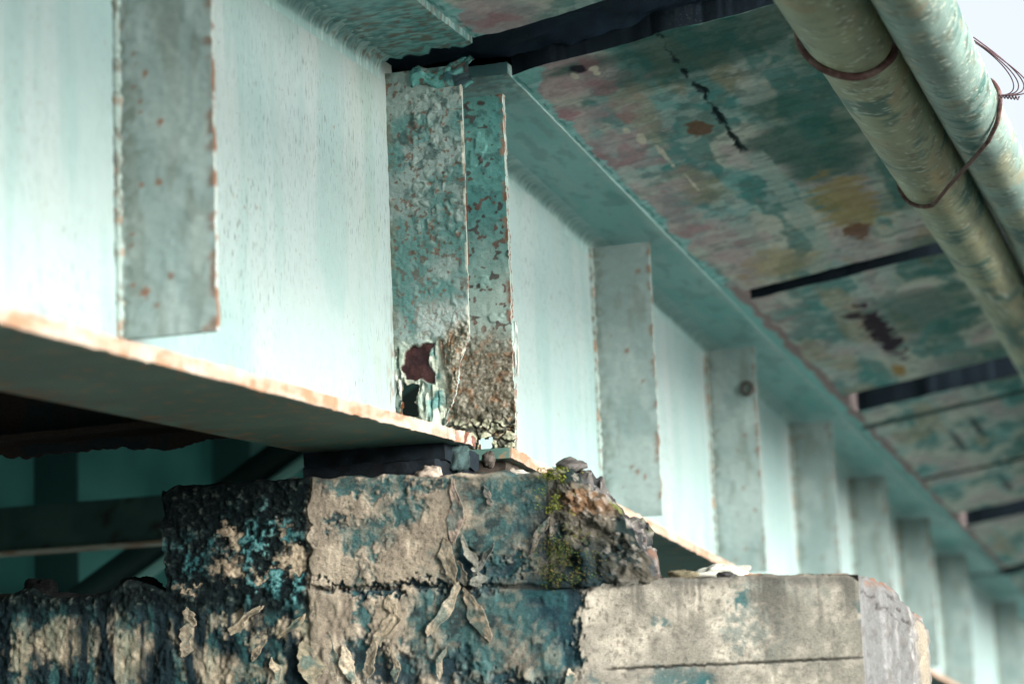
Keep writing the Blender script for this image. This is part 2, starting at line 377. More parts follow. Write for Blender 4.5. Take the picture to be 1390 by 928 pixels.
def plate_front(y, w, z0, z1, res, seed, kind):
    X = np.linspace(.0, w, int(w/res)); Z = np.linspace(z0, z1, int((z1-z0)/res))
    P = V(X[:, None], y, Z[None]); x, z = P[..., 0], P[..., 2]
    wx = x+.006*fbm(P*60, 3, seed); wz = z+.006*fbm(P*60+9, 3, seed)
    keep = np.ones(x.shape, bool); d = np.zeros(x.shape)
    n, n2, n3 = fbm(P*14, 4, seed), fbm(P*45, 4, seed+1), fbm(P*130, 3, seed+2)
    if kind == 'A':
        c = mix((.20, .275, .26), (.14, .215, .205), ss(-.4, .4, n))
        c = mix(c, (.05, .165, .155), .7*ss(-.35, .45, 1.2*n+.3*n2+1.3*(z-.56)))                                  # patchy dark teal mottle, denser upward where deck shade is painted in
        ww = .35*fbm(P*22, 3, seed+60); f1, f2, cid = voro(np.stack([wx*50+ww, wx*0, wz*42+.35*fbm(P*22+5, 3, seed+61)], -1), seed+5)
        bl = ss(.55, .2, f1)*(cid > .45); ring = ss(.10, .02, np.abs(f1-.50))*(cid > .35)
        zone = ss(.40, .56, z+.05*n)*ss(.93, .84, z)*ss(.02, .07, x)
        zone2 = .55*ss(.24, .30, z)*ss(.52, .42, z)*ss(.05, .10, x+.03*n)*(cid > .62)
        zz = np.maximum(zone, zone2)
        d += zz*(.0040*bl+.0012*ring)+.0009*n3
        c = mix(c, (.22, .285, .26), .55*zz*bl); c = mix(c, (.07, .075, .06), .6*zz*ss(.12, .02, f2-f1)*ss(-.1, .3, n2))
        c = mix(c, (.09, .045, .03), .75*ss(.52, .72, fbm(P*62, 4, seed+8)+.4*n)*ss(.2, .5, z))
        c = mix(c, (.13, .06, .033), .75*ss(.56, .72, fbm(P*95, 3, seed+9)))
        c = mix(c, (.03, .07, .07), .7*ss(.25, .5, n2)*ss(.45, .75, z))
        wl = ss(.028, .006, x+.006*n2)                                                        # dirty weld line against the web
        c = mix(c, (.10, .11, .08), .75*wl*ss(-.3, .3, n2)); d += .003*wl*n2
        # loose curls of pale paint above the hole
        f1, f2, cid = voro(np.stack([wx*19+1.1*fbm(P*16, 4, seed+62), wx*0, wz*21+1.1*fbm(P*16+7, 4, seed+63)], -1), seed+25)
        cz = ss(.235, .26, z+.02*n2)*ss(.37, .31, z)*ss(.045, .075, x)
        d += cz*(.007*ss(.0, .35, f2-f1)*cid+.002*n2); c = mix(c, (.30, .36, .345), .8*cz); c = mix(c, (.13, .11, .08), .8*cz*ss(.06, .0, f2-f1)*ss(-.2, .2, n))
        # crust below
        low = ss(.262, .235, z+.022*n2); c = mix(c, mix((.46, .50, .42), (.30, .38, .32), ss(-.2, .4, n2)), low)
        d += low*(.006*n2+.004*n)
        vertc = ss(.05, .4, fbm(sc(P, 110, 1, 22), 4, seed+12)); c = mix(c, (.06, .10, .09), .8*low*vertc); d -= .005*low*vertc
        tl = low*ss(.080, .10, x+.01*n2)*ss(.15, .11, x)*ss(.03, .1, z); c = mix(c, (.05, .20, .20), .8*tl*ss(-.2, .3, n2)); d -= .006*tl
        li = low*ss(.115, .15, x+.012*n2+.0*z); li = np.maximum(li, ss(.30, .24, z-.25*(x-.16)+.02*n2)*ss(.12, .14, x)); c = mix(c, lichen(P, seed+30), li); d += li*(.003*n2+.0025*n3)
        c = mix(c, (.12, .05, .025), .8*ss(.016, .004, np.abs(x-.128-.25*(.2-z)*0+.01*n))*ss(.10, .24, z)*low)
        rd = soft_poly(wx, wz, RED, .0016); c = mix(c, mix((.018, .005, .007), (.032, .010, .010), ss(-.3, .4, n2)), rd); d = d*(1-rd)-.010*rd+rd*.002*n2
        ring = soft_poly(wx, wz, RED, .007)*(1-rd); c = mix(c, (.42, .41, .34), .5*ss(.1, .6, ring)*ss(-.3, .3, n2)); d += .0015*ring*(1+n2)
        ho = poly_in(wx, wz, HOLE); keep &= ~ho
        hr = soft_poly(wx, wz, HOLE, .006); c = mix(c, (.40, .22, .08), .5*hr)
        # right edge rotted back low down
        edge = np.where(z > .245, w-.004*ss(.75, .2, z)-.001+.0008*fbm(sc(P, 1, 1, 60), 3, seed+40), np.interp(z, [0, .10, .2, .245], [.115, .15, .178, .193])+.008*n2)
        keep &= x <= edge
        tr = ss(.008, .002, edge-x)*(z > .2); c = mix(c, (.62, .60, .50), .8*tr*ss(-.4, .2, fbm(sc(P, 1, 1, 30), 3, seed+41)))
    else:
        c = mix((.07, .23, .22), (.10, .28, .26), ss(-.4, .4, n)); c = mix(c, (.30, .42, .38), ss(.62, .35, z+.08*n))
        c = mix(c, (.04, .11, .11), .7*ss(.1, .4, n2)*ss(.4, .8, z)); c = mix(c, (.11, .045, .03), .8*ss(.64, .74, fbm(P*50, 3, seed+9)))
        c = mix(c, DRUST, .8*ss(.62, .72, fbm(P*60, 2, seed+11)))
        d += .0015*n2+.003*ss(.35, .6, n)
        c = mix(c, (.24, .10, .05), .8*ss(w-.016, w-.003, x+.004*n2)*ss(-.2, .3, fbm(sc(P, 1, 1, 40), 3, seed+4)))
        li = ss(.37, .22, z+.05*n+.02*n2); c = mix(c, lichen(P, seed+30), li); d += li*(.001*n2+.0016*n3+.002*n)
        dk = li*ss(.16, .06, z+.03*n2); c = mix(c, (.05, .055, .042), .85*dk*ss(-.4, .2, n2)); d += .005*dk*n2
        f1, f2, cid = voro(np.stack([wx*32, wx*0, wz*42], -1), seed+3); bt = ss(.10, .07, z); c = mix(c, (.40, .42, .30), .8*bt*ss(.1, .2, f2-f1)); c = mix(c, (.04, .045, .035), bt*ss(.09, .03, f2-f1)); d += .007*bt*ss(0, .2, f2-f1)
        bx = x+.006*n2; keep &= ~((np.abs(bx-.133) < .0165) & (np.abs(z+.005*n2-.012) < .026))
        keep &= x <= w-.003*ss(.1, .0, z)+.0010*fbm(sc(P, 1, 1, 50), 3, seed+41)+.003*ss(.3, .0, z)*n2
    P[..., 1] -= d
    return P, c, keep
def end_plate(root, name, y, w, z0, z1, th, zfun, seed, kind, **pr):
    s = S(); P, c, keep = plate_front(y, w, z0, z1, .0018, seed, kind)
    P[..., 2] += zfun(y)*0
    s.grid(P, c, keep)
    B = P[::3, ::3].copy(); B[..., 1] = y+max(th, .016); s.grid(B, RUST, keep[::3, ::3], flip=True)
    # thickness along the free edge
    idx = np.array([np.max(np.nonzero(keep[:, j])[0]) if keep[:, j].any() else 0 for j in range(P.shape[1])])
    F = np.array([P[idx[j], j] for j in range(P.shape[1])]); ys = np.linspace(0, 1, 5)
    E = np.stack([F*(1-t)+np.stack([F[:, 0], np.full(len(F), y+th), F[:, 2]], -1)*t for t in ys], 0)
    E[..., 0] += .0006*fbm(E*70, 3, seed+60)
    tE = np.abs(ys*2-1)[:, None]; ec = mix(mix((.25, .36, .34), (.50, .52, .46), ss(.6, 1, tE+0*F[None, :, 0])), (.16, .07, .04), ss(.15, .4, fbm(sc(E, 1, 160, 40), 3, seed+50)))
    s.grid(E, ec)
    return s.build(name, M_CRUST, root, **pr)
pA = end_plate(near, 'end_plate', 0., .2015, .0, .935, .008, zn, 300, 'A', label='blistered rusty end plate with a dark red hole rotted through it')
pB = end_plate(far, 'end_plate', .30, .2165, -.012, .935, .022, zf, 400, 'B', label='darker end plate crusted with brown lichen at its foot')
# flake of paint hanging from the edge of the far end plate, torn edge of the near web
def curl(cx, cy, cz, w, h, ang, roll, seed, col, thick=.0012, lean=0.):
    """a peeling skin: stays attached along its top edge, curls towards the viewer; outline ragged"""
    u = np.linspace(-.5, .5, 12); v = np.linspace(0, 1, 16)
    U, Vv = np.meshgrid(u, v, indexing='ij')
    q = V(U*3, Vv*3, seed*1.7)
    wv = (1-.55*Vv**1.5)*(1+.35*noise(V(0*U, Vv*4, seed+.3)))
    x = U*w*wv+.12*w*noise(V(Vv*3, 0*U, seed+9.)); z = -Vv*h*(1+.15*noise(V(U*5, 0*U, seed+4.)))
    y = -(roll*h*Vv**2)-.3*w*roll*(np.abs(U)*2)**2*np.sign(roll)*.6+.004*noise(q*2, 3)
    ca, sa = math.cos(ang), math.sin(ang)
    X = cx+x*ca-z*sa; Z = cz+x*sa+z*ca
    P = V(X, cy+y, Z); cc = mix(col, np.array(col)*.62, ss(-.2, .5, fbm(P*70, 3, seed)))
    cc = mix(cc, (.55, .50, .42), .6*ss(.80, .98, np.maximum(np.abs(U)*2, Vv)))
    s = S(); s.grid(P, cc); Q = P.copy(); Q[..., 1] += thick*2+.001; s.grid(Q, np.array(col)*.5, flip=True)
    for A_, B_, fl in ((P[0], Q[0], True), (P[-1], Q[-1], False), (P[:, -1], Q[:, -1], False), (P[:, 0], Q[:, 0], True)): s.grid(np.stack([A_, B_], 0), (.45, .4, .33), flip=fl)
    return s
curl(.2205, .315, .335, .012, .14, .02, .03, 3, (.40, .50, .48)).build('paint_flake', M_STEEL, far)

# top of the bearing plates: rusted swelling fillet at the underside of the top flange
s = S(); X = np.linspace(.040, .2265, 110); t = np.linspace(0, 1, 60)
a_ = -.5*math.pi+t*1.15*math.pi
P = V(X[:, None], .30-(.28+.035*np.cos(a_))[None]*(.75+.25*ss(.04, .075, X))[:, None]+0*X[:, None], .912+.030*np.sin(a_)[None]*(1+.25*np.sin(X*40))[:, None])
n = fbm(sc(P, 35, 60, 100), 4, 77); P[..., 1] -= .007*n; P[..., 2] += .006*n+.012*(fbm(sc(P, 22, 0, 0), 2, 78))
c = mix((.10, .30, .28), (.02, .08, .09), ss(-.1, .4, n)); c = mix(c, (.10, .06, .045), .8*ss(.25, .45, fbm(P*70, 3, 79))); c = mix(c, (.012, .02, .03), .9*ss(.178, .184, X)[:, None]*ss(.45, .35, t)[None]*ss(.05, .15, t)[None])
s.grid(P, c); s.build('swollen_weld', M_CRUST, near)

# ------------------------------------------------------------------ deck
zs_ = lambda x, y: .986+.15*(x-.25)+np.where(y > .12, -.041*y, .036*y)
deck = thing('bridge_deck', 'stained concrete deck overhang seen from below, split by dark crosswise gaps', 'bridge deck', (.7, 0, 1.1))
def blob(X, Y, cx, cy, rx, ry, n, e=.35):
    return ss(1+e, 1-e, np.sqrt(((X-cx)/rx)**2+((Y-cy)/ry)**2)+.55*n)
def soffit_colour(P):
    X, Y = P[..., 0], P[..., 1]
    n = fbm(sc(P, 5, 9, 0), 4, 21); n2 = fbm(sc(P, 14, 46, 0), 4, 23); st = fbm(sc(P, 3, 60, 0), 4, 25); n5 = fbm(sc(P, 26, 26, 0), 4, 29)
    pa_, pb_, pc_ = fbm(sc(P, 6, 2.0, 0), 6, 21, .45), fbm(sc(P, 7, 1.7, 0)+9, 6, 22, .45), fbm(sc(P, 8, 2.8, 0)+4, 6, 24, .45)
    c = mix((.40, .47, .445), (.22, .41, .40), ss(-.12, .16, pa_)); c = mix(c, (.55, .54, .47), .85*ss(.02, .28, pb_)); c = mix(c, (.05, .21, .205), .75*ss(.18, .40, pc_)); c = mix(c, (.48, .37, .385), .65*ss(.15, .40, -pc_))
    c = mix(c, (.38, .30, .19), .6*ss(.22, .45, -pb_)); c = mix(c, (.14, .22, .215), .25*ss(.1, .6, st)); c = mix(c, (.56, .60, .57), .35*ss(.15, .5, fbm(sc(P, 24, 22, 0), 4, 27))); c = mix(c, (.13, .17, .16), .5*ss(.2, .5, n5))
    gr = ss(.66, .95, X+.16*n)*ss(.05, .45, .25+fbm(sc(P, 3, 2.2, 0), 3, 35)); c = mix(c, (.025, .12, .105), .55*gr)
    c = mix(c, (.025, .09, .08), .8*blob(X, Y, .8, .35, .40, .25, n)); c = mix(c, (.03, .12, .10), .8*blob(X, Y, .80, 1.55, .14, .45, n)); c = mix(c, (.04, .14, .12), .7*blob(X, Y, .86, 4.0, .18, .5, n))
    pk = ss(.53, .36, X+.09*n)*ss(6.5, .2, Y); c = mix(c, (.46, .31, .335), .65*pk*ss(-.5, .3, n+.2)); c = mix(c, (.34, .15, .18), .55*ss(.30, .6, fbm(sc(P, 14, 9, 0), 4, 31))*pk)
    c = mix(c, (.33, .24, .08), .75*blob(X, Y, .82, 2.2, .09, .36, n5)); c = mix(c, (.36, .27, .13), .6*blob(X, Y, .50, 2.72, .13, .2, n5))
    c = mix(c, (.17, .085, .05), .9*blob(X, Y, .575, 1.08, .032, .085, n5, .15)); c = mix(c, (.18, .08, .05), .85*blob(X, Y, .80, 2.55, .05, .10, n5, .2))
    # formwork joint: dark torn line, then a pale mortar strip
    jx = np.abs(X-.640-.010*fbm(sc(P, 1, 9, 0), 5, 41)-.007*fbm(sc(P, 1, 40, 0), 3, 42)); jw = .0072+.012*fbm(sc(P, 1, 22, 0), 4, 43)
    c = mix(c, (.02, .035, .04), .95*ss(jw+.003, jw-.003, jx+.006*n5)*ss(.25, .32, Y)*ss(1.42, 1.36, Y))
    c = mix(c, (.36, .45, .42), .8*ss(.034, .026, np.abs(X-.663)+.008*n5)*ss(1.40, 1.46, Y)*ss(2.9, 2.6, Y)*ss(-.5, .1, n2+.3))
    for (bx, by, rx, ry) in ((.408, 1.04, .014, .045), (.392, .93, .008, .03), (.43, 1.2, .006, .12), (.44, 1.55, .005, .10), (.385, .40, .010, .03), (.44, .42, .012, .04)):
        c = mix(c, (.62, .57, .47), .9*blob(X, Y, bx, by, rx, ry, n5, .2))
    c = mix(c, (.02, .02, .03), .95*blob(X, Y, .40, .36, .022, .035, n5, .2))
    c = mix(c, (.028, .014, .028), .95*blob(X, Y, .645, 4.10, .045, .52, n5, .10)); c = mix(c, (.028, .014, .028), .9*blob(X, Y, .59, 3.72, .04, .07, n5, .15)); c = mix(c, (.35, .20, .06), .9*blob(X, Y, .60, 4.9, .03, .13, n5, .15))
    for (bx, by) in ((.75, 6.6), (.62, 6.9), (.7, 8.6)): c = mix(c, (.04, .05, .06), .8*blob(X, Y, bx, by, .02, .3, n5))
    # girder paint brushed over the edge of the concrete
    e = .272+.020*fbm(sc(P, 0, 7, 0), 4, 51)+.022*np.maximum(0, fbm(sc(P, 9, 34, 0), 4, 53))+.05*ss(.55, .27, Y)*ss(.0, .2, Y)
    c = mix(c, mix((.20, .46, .45), (.34, .58, .58), ss(-.3, .4, n2)), .95*ss(e+.006, e-.006, X))
    c = mix(c, (.05, .16, .16), .85*ss(.0045, .001, np.abs(X-.2585-.004*fbm(sc(P, 0, 12, 0), 2, 55)))*ss(-.35, .1, fbm(sc(P, 0, 25, 0), 3, 57)))
    return c
def soffit_panel(y0, y1, x0, x1, nx, ny):
    s = S(); X = np.concatenate([np.linspace(x0, .30, 12), np.linspace(.306, x1, nx)]); Yv = np.linspace(y0, y1, ny)
    P = V(X[:, None], Yv[None], 0.); c = soffit_colour(P)
    P[..., 2] = zs_(P[..., 0], P[..., 1])+.0025*fbm(sc(P, 8, 30, 0), 4, 61)-.003*fbm(sc(P, 2, 1.2, 0), 2, 63)
    jx = np.abs(P[..., 0]-.640-.016*fbm(sc(V(P[..., 0], P[..., 1], 0.), 1, 9, 0), 4, 41)); P[..., 2] += .008*ss(.008, .002, jx)*ss(-.1, .2, fbm(sc(V(P[..., 0], P[..., 1], 0.), 1, 22, 0), 4, 43)+.2)*ss(.25, .32, P[..., 1])*ss(1.42, 1.36, P[..., 1])
    lo = .012*fbm(sc(P, 9, 3, 0), 4, 65)
    P[:, 0, 1] += lo[:, 0]; P[:, -1, 1] -= lo[:, -1]
    s.grid(P, c, flip=True)
    T = P.copy()[::6, ::6]; T = np.concatenate([T, P[-1:, ::6]], 0); 
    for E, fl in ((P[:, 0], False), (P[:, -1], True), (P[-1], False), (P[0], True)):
        U = E.copy(); U[:, 2] += .22; s.grid(np.stack([E, U], 0), (.008, .014, .02), flip=fl)  # near-black edges: shade inside the gaps is put into the colour
    return s
for (y0, y1, nx, ny) in ((-1.6, -.04, 150, 150), (.275, 2.95, 240, 420), (3.10, 5.14, 150, 200), (5.56, 7.76, 110, 150), (7.84, 9.25, 80, 80), (9.85, 12.3, 60, 80), (12.7, 30, 40, 100)):
    soffit_panel(y0, y1, .25, 1.20, nx, ny).build('slab_panel', M_SOFF, deck)
s = S()      # the part nearer than the frame, and the slab between the girders
s.box(.25, 1.20, -7, -1.62, .0, .22, lambda P: (.2, .22, .2), .5, lambda P: V(P[..., 0], P[..., 1], P[..., 2]+zs_(P[..., 0], P[..., 1])))
s.build('slab_panel', M_SOFF, deck)
s = S(); s.box(-8, -.16, -7, 30, .02, .22, lambda P: (.11, .13, .125), .8, lambda P: V(P[..., 0], P[..., 1], P[..., 2]+zs_(.25+0*P[..., 0], P[..., 1])))
s.build('inner_slab', M_SOFF, deck)
s = S(); s.box(-8, 1.15, -7, 30, .225, .40, lambda P: (.04, .05, .055), .6, lambda P: V(P[..., 0], P[..., 1], P[..., 2]+zs_(np.clip(P[..., 0], .25, 2), P[..., 1])))
s.build('road_slab', M_SOFF, deck)
# packer under the slab along the flange edge, continuous past the gaps
s = S(); Yv = np.linspace(2.85, 12.3, 500); X = np.linspace(.2505, .315, 8)
P = V(X[:, None], Yv[None], 0.); P[..., 0] += ss(0, 1, (X[:, None]-.25)/.065)*.016*fbm(sc(P, 0, 9, 0), 3, 71); c = mix((.30, .22, .22), (.24, .48, .47), ss(.29+.0, .275, P[..., 0]+.012*fbm(sc(P, 0, 12, 0), 3, 73)))
P[..., 2] = zs_(P[..., 0], P[..., 1])-.004; s.grid(P, c, flip=True)
U = P[-1].copy(); U[:, 2] += .12; s.grid(np.stack([P[-1], U], 0), (.2, .17, .17)); U = P[0].copy(); U[:, 2] += .12; s.grid(np.stack([P[0], U], 0), (.2, .3, .3), flip=True)
s.build('packing_strip', M_SOFF, deck)
s = S(); s.box(.27, 1.2, 5.93, 5.97, -.012, .01, lambda P: (.07, .11, .11), .1, lambda P: V(P[..., 0], P[..., 1], P[..., 2]+zs_(P[..., 0], P[..., 1])))
s.build('formwork_ridge', M_SOFF, deck)
# torn joint sealant hanging in the expansion gap
s = S(); X = np.linspace(-.1, 1.2, 120); t = np.linspace(0, 1, 20)
P = V(X[:, None], -.03+.29*t[None], zs_(np.clip(X, .25, 2)[:, None], 0*t[None])+.035+.05*np.sin(t*math.pi)[None]); n = fbm(sc(P, 9, 34, 30), 4, 81); P[..., 2] += .018*n
s.grid(P, mix((.006, .018, .036), (.012, .035, .055), ss(-.1, .5, n)), flip=True); s.build('joint_seal', M_CRUST, deck)

# ------------------------------------------------------------------ pier
pier = thing('concrete_pier', 'stained concrete pier with a broken bearing block on top and peeling render', 'pier', (.1, .2, -5.5))
Mx = np.array([[568.16, -19.75, 480.5], [-36.6, -600.37, 573.91]])
def px_(x, z): return Mx[0, 0]*x+Mx[0, 1]*z+Mx[0, 2], Mx[1, 0]*x+Mx[1, 1]*z+Mx[1, 2]
Mi = np.linalg.inv(Mx[:, :2])
def wz_(px, py): return Mi@np.array([px-Mx[0, 2], py-Mx[1, 2]])
def eb(u, v, cu, cv, ru, rv, n, e=.5): return ss(1+e, 1-e, np.sqrt(((u-cu)/ru)**2+((v-cv)/rv)**2)+.7*n)
def pier_paint(P, front=True):
    """colour + relief of the front face; u,v in measured units of the face (1 unit = 1.76 mm)"""
    u, v = px_(P[..., 0], P[..., 2])
    q = V(P[..., 0], P[..., 1], P[..., 2])
    n, n2, n3 = fbm(q*9, 4, 501), fbm(q*32, 5, 503), fbm(q*95, 4, 505); vs_ = fbm(sc(q, 40, 20, 7), 4, 507)
    u2 = u+13*n2+11*n3; v2 = v+13*fbm(q*32+5, 4, 509)+11*fbm(q*95+5, 3, 510)
    c = mix((.30, .26, .20), (.215, .185, .145), ss(-.3, .4, n2+.5*n)); c = mix(c, (.19, .165, .125), .6*ss(.0, .7, n3)); c = mix(c, (.05, .05, .045), .6*ss(.44, .62, fbm(q*150, 3, 521))); c = mix(c, (.39, .345, .27), .5*ss(.1, .5, fbm(q*20, 4, 511)))
    skin = np.ones(u.shape)
    stainT = mix((.016, .075, .082), (.007, .028, .034), ss(-.3, .4, n2+.6*n3)); stainT = mix(stainT, (.06, .145, .145), .55*ss(.15, .5, n3)); stainT = mix(stainT, (.20, .19, .15), .45*ss(.0, .6, fbm(q*60, 4, 519)))
    navy = mix((.010, .03, .042), (.02, .07, .08), ss(-.1, .5, n2))
    t = np.zeros(u.shape)
    for (cu, cv, ru, rv) in ((515, 727, 34, 20), (470, 712, 14, 10), (560, 690, 30, 20), (700, 670, 80, 34), (690, 720, 34, 30), (600, 655, 70, 12), (505, 655, 90, 17), (655, 745, 40, 26), (560, 660, 16, 30), (700, 840, 90, 60), (660, 880, 60, 50),
                             (505, 830, 9, 45), (585, 850, 16, 50), (620, 830, 20, 40), (760, 880, 50, 60), (520, 655, 30, 16)):
        t = np.maximum(t, eb(u2, v2, cu, cv, ru, rv, .55*n))
    k = np.zeros(u.shape)
    for (cu, cv, ru, rv) in ((755, 740, 38, 45), (770, 800, 42, 60), (720, 770, 40, 16), (600, 797, 80, 7), (640, 770, 18, 22), (520, 800, 60, 5), (490, 900, 12, 40), (545, 915, 40, 22), (620, 905, 26, 26), (780, 860, 16, 50), (505, 890, 30, 24), (700, 925, 60, 12)):
        k = np.maximum(k, eb(u2, v2, cu, cv, ru, rv, .5*n))
    rightcap = ss(786, 808, u2-.0*v)*ss(772, 786, v)
    drk = ss(436, 424, u+7*n2)                                                  # near-black left part
    c = mix(c, stainT, .92*t*(1-rightcap)*(1-drk)); c = mix(c, navy, .95*k*(1-rightcap)*(1-drk)); skin = skin*(1-.8*t)*(1-k)
    # right part of the cap: pale cream with grey-green mottle
    cr = mix((.50, .465, .39), (.39, .365, .305), ss(-.3, .4, n2+.4*n)); cr = mix(cr, (.23, .24, .195), .65*ss(-.2, .6, .7*n3+.6*n2+.6*n)*ss(930, 1080, u+60*n)); cr = mix(cr, (.26, .24, .19), .5*ss(.1, .7, n3)); cr = mix(cr, (.09, .085, .07), .55*ss(.48, .64, fbm(q*140, 3, 523)))
    g = np.maximum(eb(u2, v2, 1040, 850, 55, 45, n), .9*eb(u2, v2, 1060, 800, 60, 22, n)); cr = mix(cr, (.17, .22, .205), .7*g*ss(-.5, .2, n3))
    for (cu, cv, ru, rv) in ((900, 845, 12, 9), (1000, 815, 14, 7), (930, 915, 60, 12), (955, 910, 20, 16), (1150, 830, 10, 14), (820, 925, 20, 10)): cr = mix(cr, (.03, .12, .13), .85*eb(u2, v2, cu, cv, ru, rv, n))
    cr = mix(cr, (.20, .195, .17), .55*ss(-.35, .45, n+.4*n2)); run = fbm(sc(q, 30, 1, 2.2), 4, 525)
    cr = mix(cr, (.085, .085, .075), .75*ss(.0, .45, run+.3*n)*ss(880, 790, v+14*n2)); cr = mix(cr, (.10, .10, .09), .85*ss(803, 784, v+.02*(u-800)+12*n2+5*n3))
    c = mix(c, cr, rightcap)
    # dark left part with lichen and bare patches
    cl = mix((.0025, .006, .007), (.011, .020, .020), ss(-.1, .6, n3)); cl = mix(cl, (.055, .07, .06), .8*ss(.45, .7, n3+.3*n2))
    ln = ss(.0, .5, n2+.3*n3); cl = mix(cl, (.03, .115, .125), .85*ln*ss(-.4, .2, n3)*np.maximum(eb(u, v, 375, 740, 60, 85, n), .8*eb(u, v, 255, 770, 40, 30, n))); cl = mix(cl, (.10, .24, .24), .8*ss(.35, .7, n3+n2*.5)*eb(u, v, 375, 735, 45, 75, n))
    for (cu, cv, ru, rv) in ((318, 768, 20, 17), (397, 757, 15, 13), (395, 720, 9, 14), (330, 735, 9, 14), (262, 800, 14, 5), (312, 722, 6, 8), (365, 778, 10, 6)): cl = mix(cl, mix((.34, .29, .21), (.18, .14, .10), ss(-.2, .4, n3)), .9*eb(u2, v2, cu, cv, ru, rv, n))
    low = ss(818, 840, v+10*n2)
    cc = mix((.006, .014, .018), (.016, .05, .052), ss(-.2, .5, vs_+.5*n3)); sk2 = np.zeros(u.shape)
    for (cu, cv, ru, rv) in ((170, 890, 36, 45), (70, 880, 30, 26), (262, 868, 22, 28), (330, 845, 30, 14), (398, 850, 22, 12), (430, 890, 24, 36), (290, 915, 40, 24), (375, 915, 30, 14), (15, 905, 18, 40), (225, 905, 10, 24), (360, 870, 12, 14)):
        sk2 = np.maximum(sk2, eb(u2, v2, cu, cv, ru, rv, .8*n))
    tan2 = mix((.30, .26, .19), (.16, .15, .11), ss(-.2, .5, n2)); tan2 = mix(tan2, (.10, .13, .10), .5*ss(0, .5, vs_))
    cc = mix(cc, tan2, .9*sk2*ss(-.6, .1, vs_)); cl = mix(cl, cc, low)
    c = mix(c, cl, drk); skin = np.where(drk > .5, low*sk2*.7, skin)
    # joints between lifts
    j1 = ss(5, 1.5, np.abs(v-797-.012*(600-u)-3*n2))*ss(425, 440, u)*ss(800, 780, u); j2 = ss(2.4, .8, np.abs(v-905+.058*(u-830)-1.2*n3))*ss(820, 840, u)
    c = mix(c, (.03, .03, .028), .8*np.maximum(j1*ss(-.4, .1, n2), j2))
    rel = .004*skin+.0014*n2+.0011*n3*(1+1.6*drk)+.004*n*(.5+.6*drk)+.0022*drk*n2-.007*np.maximum(j1, j2)-.006*k*(1-rightcap)
    st = np.maximum(0, fbm(sc(q, 20, 10, 10), 3, 515))*ss(798, 812, v)*(1-rightcap); rel = rel+.010*st
    rel = np.where(rightcap > .5, .0012*n2-.006*j2+.004*n, rel)
    return c, rel
def rock_disp(P, amp, s=0):
    return np.stack([fbm(P*11+s, 5, 601), fbm(P*11+s+7, 5, 603), fbm(P*11+s+13, 5, 605)], -1)*amp[..., None]
ztop = lambda x: -.1185-.040*x
zcap = lambda x: -.3655-.040*x
def zline(x, zf_, soft=0): return zf_(x)
Y0 = -.35
# bearing block (upper step)
s = S(); X = np.linspace(-.465, .50, 540); nz = 150; t = np.linspace(0, 1, nz)
XX = X[:, None]+0*t[None]; zt = ztop(X)+.006*fbm(V(X*22, 0*X, 0*X), 4, 611)+.022*ss(-.455, -.28, X)*ss(-.18, -.26, X)*0-.018*ss(-.43, -.465, X)+.012*ss(-.33, -.22, X)*ss(.2, -.1, X)*.5-.004
ZZ = zcap(X)[:, None]-.012+(zt-zcap(X)+.012)[:, None]*t[None]
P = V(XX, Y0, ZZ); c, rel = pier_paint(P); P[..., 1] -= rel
rnd = ss(.97, 1., t)[None]*.012; P[..., 1] += rnd
P[..., 0] += .010*fbm(sc(P, 0, 0, 30), 4, 613)*ss(-.44, -.465, XX)
s.grid(P, c)
# top of the block
Yv = np.linspace(Y0+.012, .80, 120); top = V(np.minimum(X[::3][:, None], .505-.62*np.maximum(0, Yv+.24)[None]-.03*ss(-.33, -.25, Yv)[None]), Yv[None], 0.); ztb = zt[::3]
top[..., 2] = ztb[:, None]*ss(.25, 0, (Yv-Y0)/1.)[None]+ztop(X[::3])[:, None]*(1-ss(.25, 0, (Yv-Y0))[None])+.012*fbm(sc(top, 14, 14, 0), 4, 615)*ss(0, .05, Yv-Y0)[None]
s.grid(top, mix((.10, .12, .11), (.03, .05, .05), ss(-.2, .3, fbm(top*20, 3, 617))))
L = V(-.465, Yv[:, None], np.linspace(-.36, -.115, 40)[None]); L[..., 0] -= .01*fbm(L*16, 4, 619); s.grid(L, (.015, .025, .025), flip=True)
s.build('bearing_block', M_CONC, pier)
# broken right end of the block
s = S(); U = np.linspace(0, 1, 150); Wd = np.linspace(0, 1, 150)
xs = np.interp(U, [0, .10, .35, .62, .85, 1], [.483, .53, .585, .655, .685, .712]); zz = np.interp(U, [0, .10, .35, .62, .85, 1], [-.135, -.136, -.185, -.255, -.325, -.402])
yy = Y0+.005+Wd*1.1
P = V(xs[:, None]-.62*np.maximum(0, yy+.24)[None], yy[None]+0*xs[:, None], zz[:, None]+0*yy[None])
amp = .026*ss(0, .07, U)[:, None]*(.5+.5*ss(0, .08, Wd)[None])
P = P+rock_disp(P*np.array([1.3, 1.3, 1.3]), amp); f1, f2, cid = voro(P*13, 621); P[..., 2] -= .02*ss(.22, 0, f2-f1)*amp/.022; P[..., 0] += (.03*(cid-.5))*amp/.022
n, n2 = fbm(P*30, 4, 623), fbm(P*90, 4, 625)
c = mix((.10, .095, .09), (.03, .03, .03), ss(-.2, .3, n)); c = mix(c, (.25, .24, .225), .7*ss(.2, .5, n2)); c = mix(c, (.02, .03, .035), .8*ss(.14, .02, f2-f1))
c = mix(c, (.15, .075, .045), .7*ss(.1, .5, fbm(P*22, 4, 627))*ss(.55, .8, U)[:, None]); c = mix(c, (.14, .16, .04), .8*ss(.0, .35, fbm(P*18, 3, 629))*ss(.35, .5, U)[:, None]*ss(.75, .6, U)[:, None])
s.grid(P, c, flip=False)
